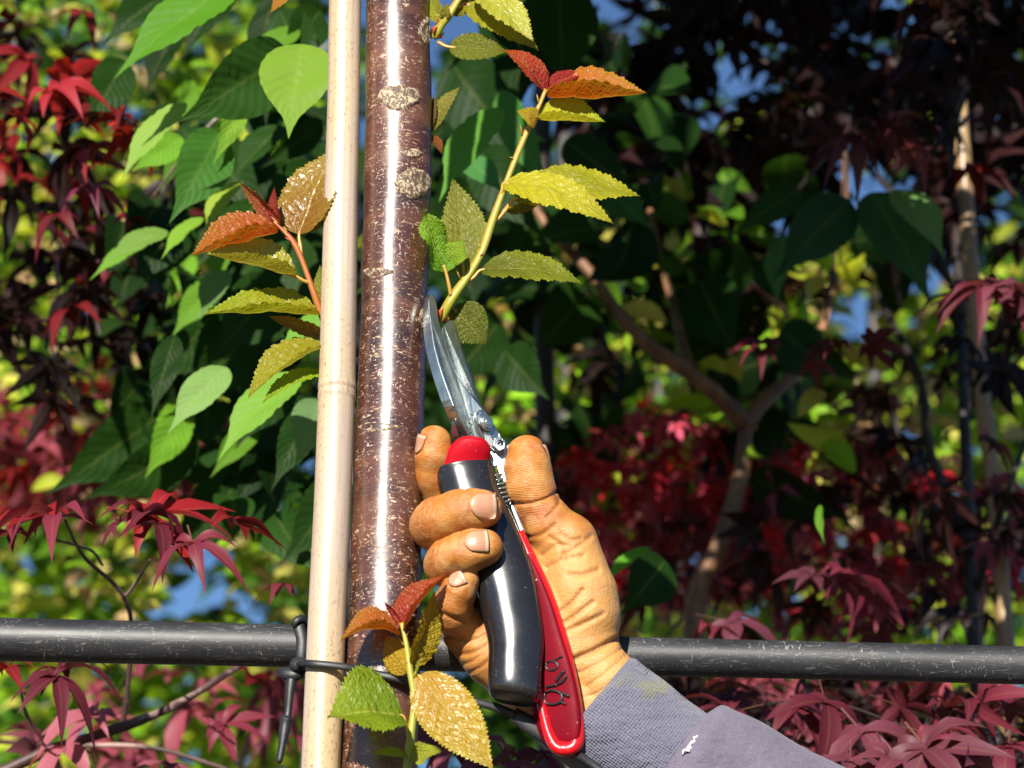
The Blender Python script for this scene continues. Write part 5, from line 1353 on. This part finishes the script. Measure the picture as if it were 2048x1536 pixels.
# ------------------------------------------------------------------ bare brown forked tree, canes on the right
mb = MB(); base = trunk_to_ground(mb, [(1492, 850, 0.75), (1482, 950, 0.75), (1440, 1090, 0.75), (1392, 1210, 0.76), (1380, 1560, 0.76)], 0.0052, 0.0085)
T5 = thing('forked_tree', 'brown forked stem of a slim tree rising right of the hand', 'tree', base)
mb.build('trunk', M['limb'], T5)
branch(T5, 'limb', [(1490, 850, 0.75), (1440, 795, 0.73), (1400, 762, 0.72), (1300, 690, 0.7), (1240, 630, 0.7), (1180, 545, 0.7), (1085, 440, 0.7), (1040, 330, 0.72)], [38, 34, 32, 30, 26, 22, 18, 14])
branch(T5, 'limb', [(1490, 850, 0.75), (1530, 800, 0.76), (1590, 745, 0.78), (1650, 640, 0.8), (1690, 400, 0.85), (1680, 150, 0.9)], [34, 32, 26, 18, 15, 12])
branch(T5, 'limb', [(1390, 758, 0.73), (1365, 690, 0.75), (1345, 600, 0.78), (1318, 510, 0.8), (1300, 420, 0.82)], [22, 20, 18, 17, 14])
branch(T5, 'limb', [(1410, 1150, 0.76), (1360, 1240, 0.74), (1330, 1275, 0.72)], [14, 9, 6])

cr5 = Crown()
scatter(cr5, 'oval', 60, (1400, 520, 330, 200), (0.7, 1.0), 0.04, G_L + G_Y, pitch=(-0.9, 0.3), tilt=0.7)
scatter(cr5, 'oval', 26, (1560, 780, 180, 160), (0.7, 1.0), 0.04, G_Y, pitch=(-0.9, 0.3), tilt=0.7)
cr5.build('crown', 'bleaf', T5)

def far_cane(top, pts, w, label):
    P = spline([Ld(*q) for q in pts], 30)
    P = np.vstack([P[0] + np.array([0, 0, 1.0]) * top, P]) if top else P
    r = np.full(len(P), w * 0.5 * S * (1 + pts[0][2] / DIST)); P, r = down_to_ground(P, r, 1.05)
    # ring joints
    for i in range(6, len(r), 9): r[i] *= 1.14
    V, F, uv = tube(P, r, 18)
    return props(mesh_obj('bamboo_cane', V, F, M['cane'], uv=uv, origin=P[-1]), label, 'cane', 'canes behind the pipe at the right')
far_cane(0.5, [(1905, -20, 0.75), (1932, 400, 0.75), (1960, 740, 0.75), (1990, 1000, 0.75), (2012, 1290, 0.75), (2020, 1580, 0.75)], 32, 'golden bamboo cane, longest and thickest of those at the right edge')
far_cane(0, [(1962, 1060, 1.2), (1960, 1200, 1.2), (1950, 1560, 1.2)], 22, 'slim short golden cane behind the thick one, below its middle')

# ------------------------------------------------------------------ trees and hedge farther off
def far_tree(label, cat, name, px, py, d, trunk_w, blobs, matn, group='trees across the nursery'):
    t = tree_thing(name, label, cat, [(px, py - 500, d), (px, py, d), (px + 15, 1400, d)], trunk_w * 0.3, trunk_w * 0.5, 'darkstem', group)
    c = Crown()
    for kind, n, reg, dr, sz, cols in blobs: scatter(c, kind, n, reg, dr, sz, cols, gap=0.45, pitch=(-0.8, 0.4), tilt=0.75, up=(-0.2, -0.8, 0.6))
    c.build('crown', matn, t)
    return t
far_tree('sunlit yellow green tree, soft and blurred, in the top left corner', 'tree', 'leafy_tree', 700, 200, 2.2, 0.03, [('oval', 1500, (230, 200, 420, 420), (1.7, 3.6), 0.045, G_Y + G_D + G_L), ('oval', 700, (300, 560, 420, 300), (1.9, 3.6), 0.045, G_L + G_D + G_Y[:2]), ('oval', 200, (150, 200, 330, 330), (1.0, 1.8), 0.032, G_Y + TAN)], 'bleaf')
far_tree('blurred lime green bush low at the left below the pipe', 'tree', 'leafy_tree', 676, 1300, 2.4, 0.03, [('oval', 1520, (330, 1300, 420, 380), (2.43, 4.05), 0.055, G_Y + G_L), ('oval', 570, (200, 800, 380, 260), (2.70, 4.05), 0.055, G_Y), ('oval', 260, (170, 720, 300, 260), (1.1, 2.0), 0.028, G_Y + TAN), ('oval', 160, (380, 1130, 260, 160), (1.1, 2.0), 0.028, G_Y + TAN)], 'bleaf')
far_tree('blurred green and yellow tree in the middle, behind the thumb', 'tree', 'leafy_tree', 1130, 700, 2.6, 0.035, [('oval', 900, (1180, 680, 380, 420), (2.56, 4.32), 0.055, G_D), ('oval', 330, (1050, 1250, 420, 330), (2.70, 4.32), 0.063, G_D + G_L), ('oval', 750, (1200, 700, 270, 320), (1.1, 2.4), 0.026, [(0.50, 0.58, 0.04), (0.22, 0.46, 0.015), (0.14, 0.36, 0.012), (0.50, 0.34, 0.14)]), ('oval', 160, (1250, 1150, 200, 200), (1.1, 2.0), 0.028, G_Y + TAN)], 'bleaf')
far_tree('blurred yellow green tree at the right, seen between the purple leaves', 'tree', 'leafy_tree', 1750, 900, 2.8, 0.035, [('oval', 800, (1700, 830, 460, 380), (2.70, 4.59), 0.060, G_Y + TAN[:1]), ('oval', 665, (1750, 1350, 460, 260), (2.97, 4.59), 0.064, G_L + G_Y), ('oval', 494, (1650, 250, 520, 330), (3.24, 4.59), 0.064, G_D + G_Y[:2]), ('oval', 700, (1680, 850, 380, 280), (1.1, 2.2), 0.028, G_Y + TAN)], 'bleaf')
far_tree('blurred red maple glowing behind the base of the thumb', 'tree', 'red_maple', 1320, 980, 2.6, 0.03, [('maple', 390, (1330, 1000, 260, 180), (2.29, 3.24), 0.072, M_R + M_W)], 'mleaf')
far_tree('blurred pink and red maple band at the left edge, above the pipe', 'tree', 'red_maple', 655, 900, 2.3, 0.03, [('maple', 360, (160, 880, 300, 130), (2.29, 3.24), 0.072, M_R + M_W)], 'mleaf')
far_tree('tall dark green hedge closing the view behind everything, with small gaps of blue sky', 'hedge', 'tall_hedge', 770, 700, 4.8, 0.03, [('oval', 6500, (1024, 1050, 2700, 760), (4.4, 5.4), 0.11, G_D + G_L), ('oval', 2600, (-900, 500, 900, 700), (4.4, 5.4), 0.11, G_D + G_L + G_Y[:1]), ('oval', 1600, (2700, 500, 800, 700), (4.4, 5.4), 0.11, G_D + G_L), ('oval', 1300, (350, 350, 600, 500), (4.4, 5.2), 0.085, G_L + G_D + G_D), ('oval', 800, (1500, 500, 700, 400), (4.4, 5.2), 0.10, G_D)], 'bleaf', None)
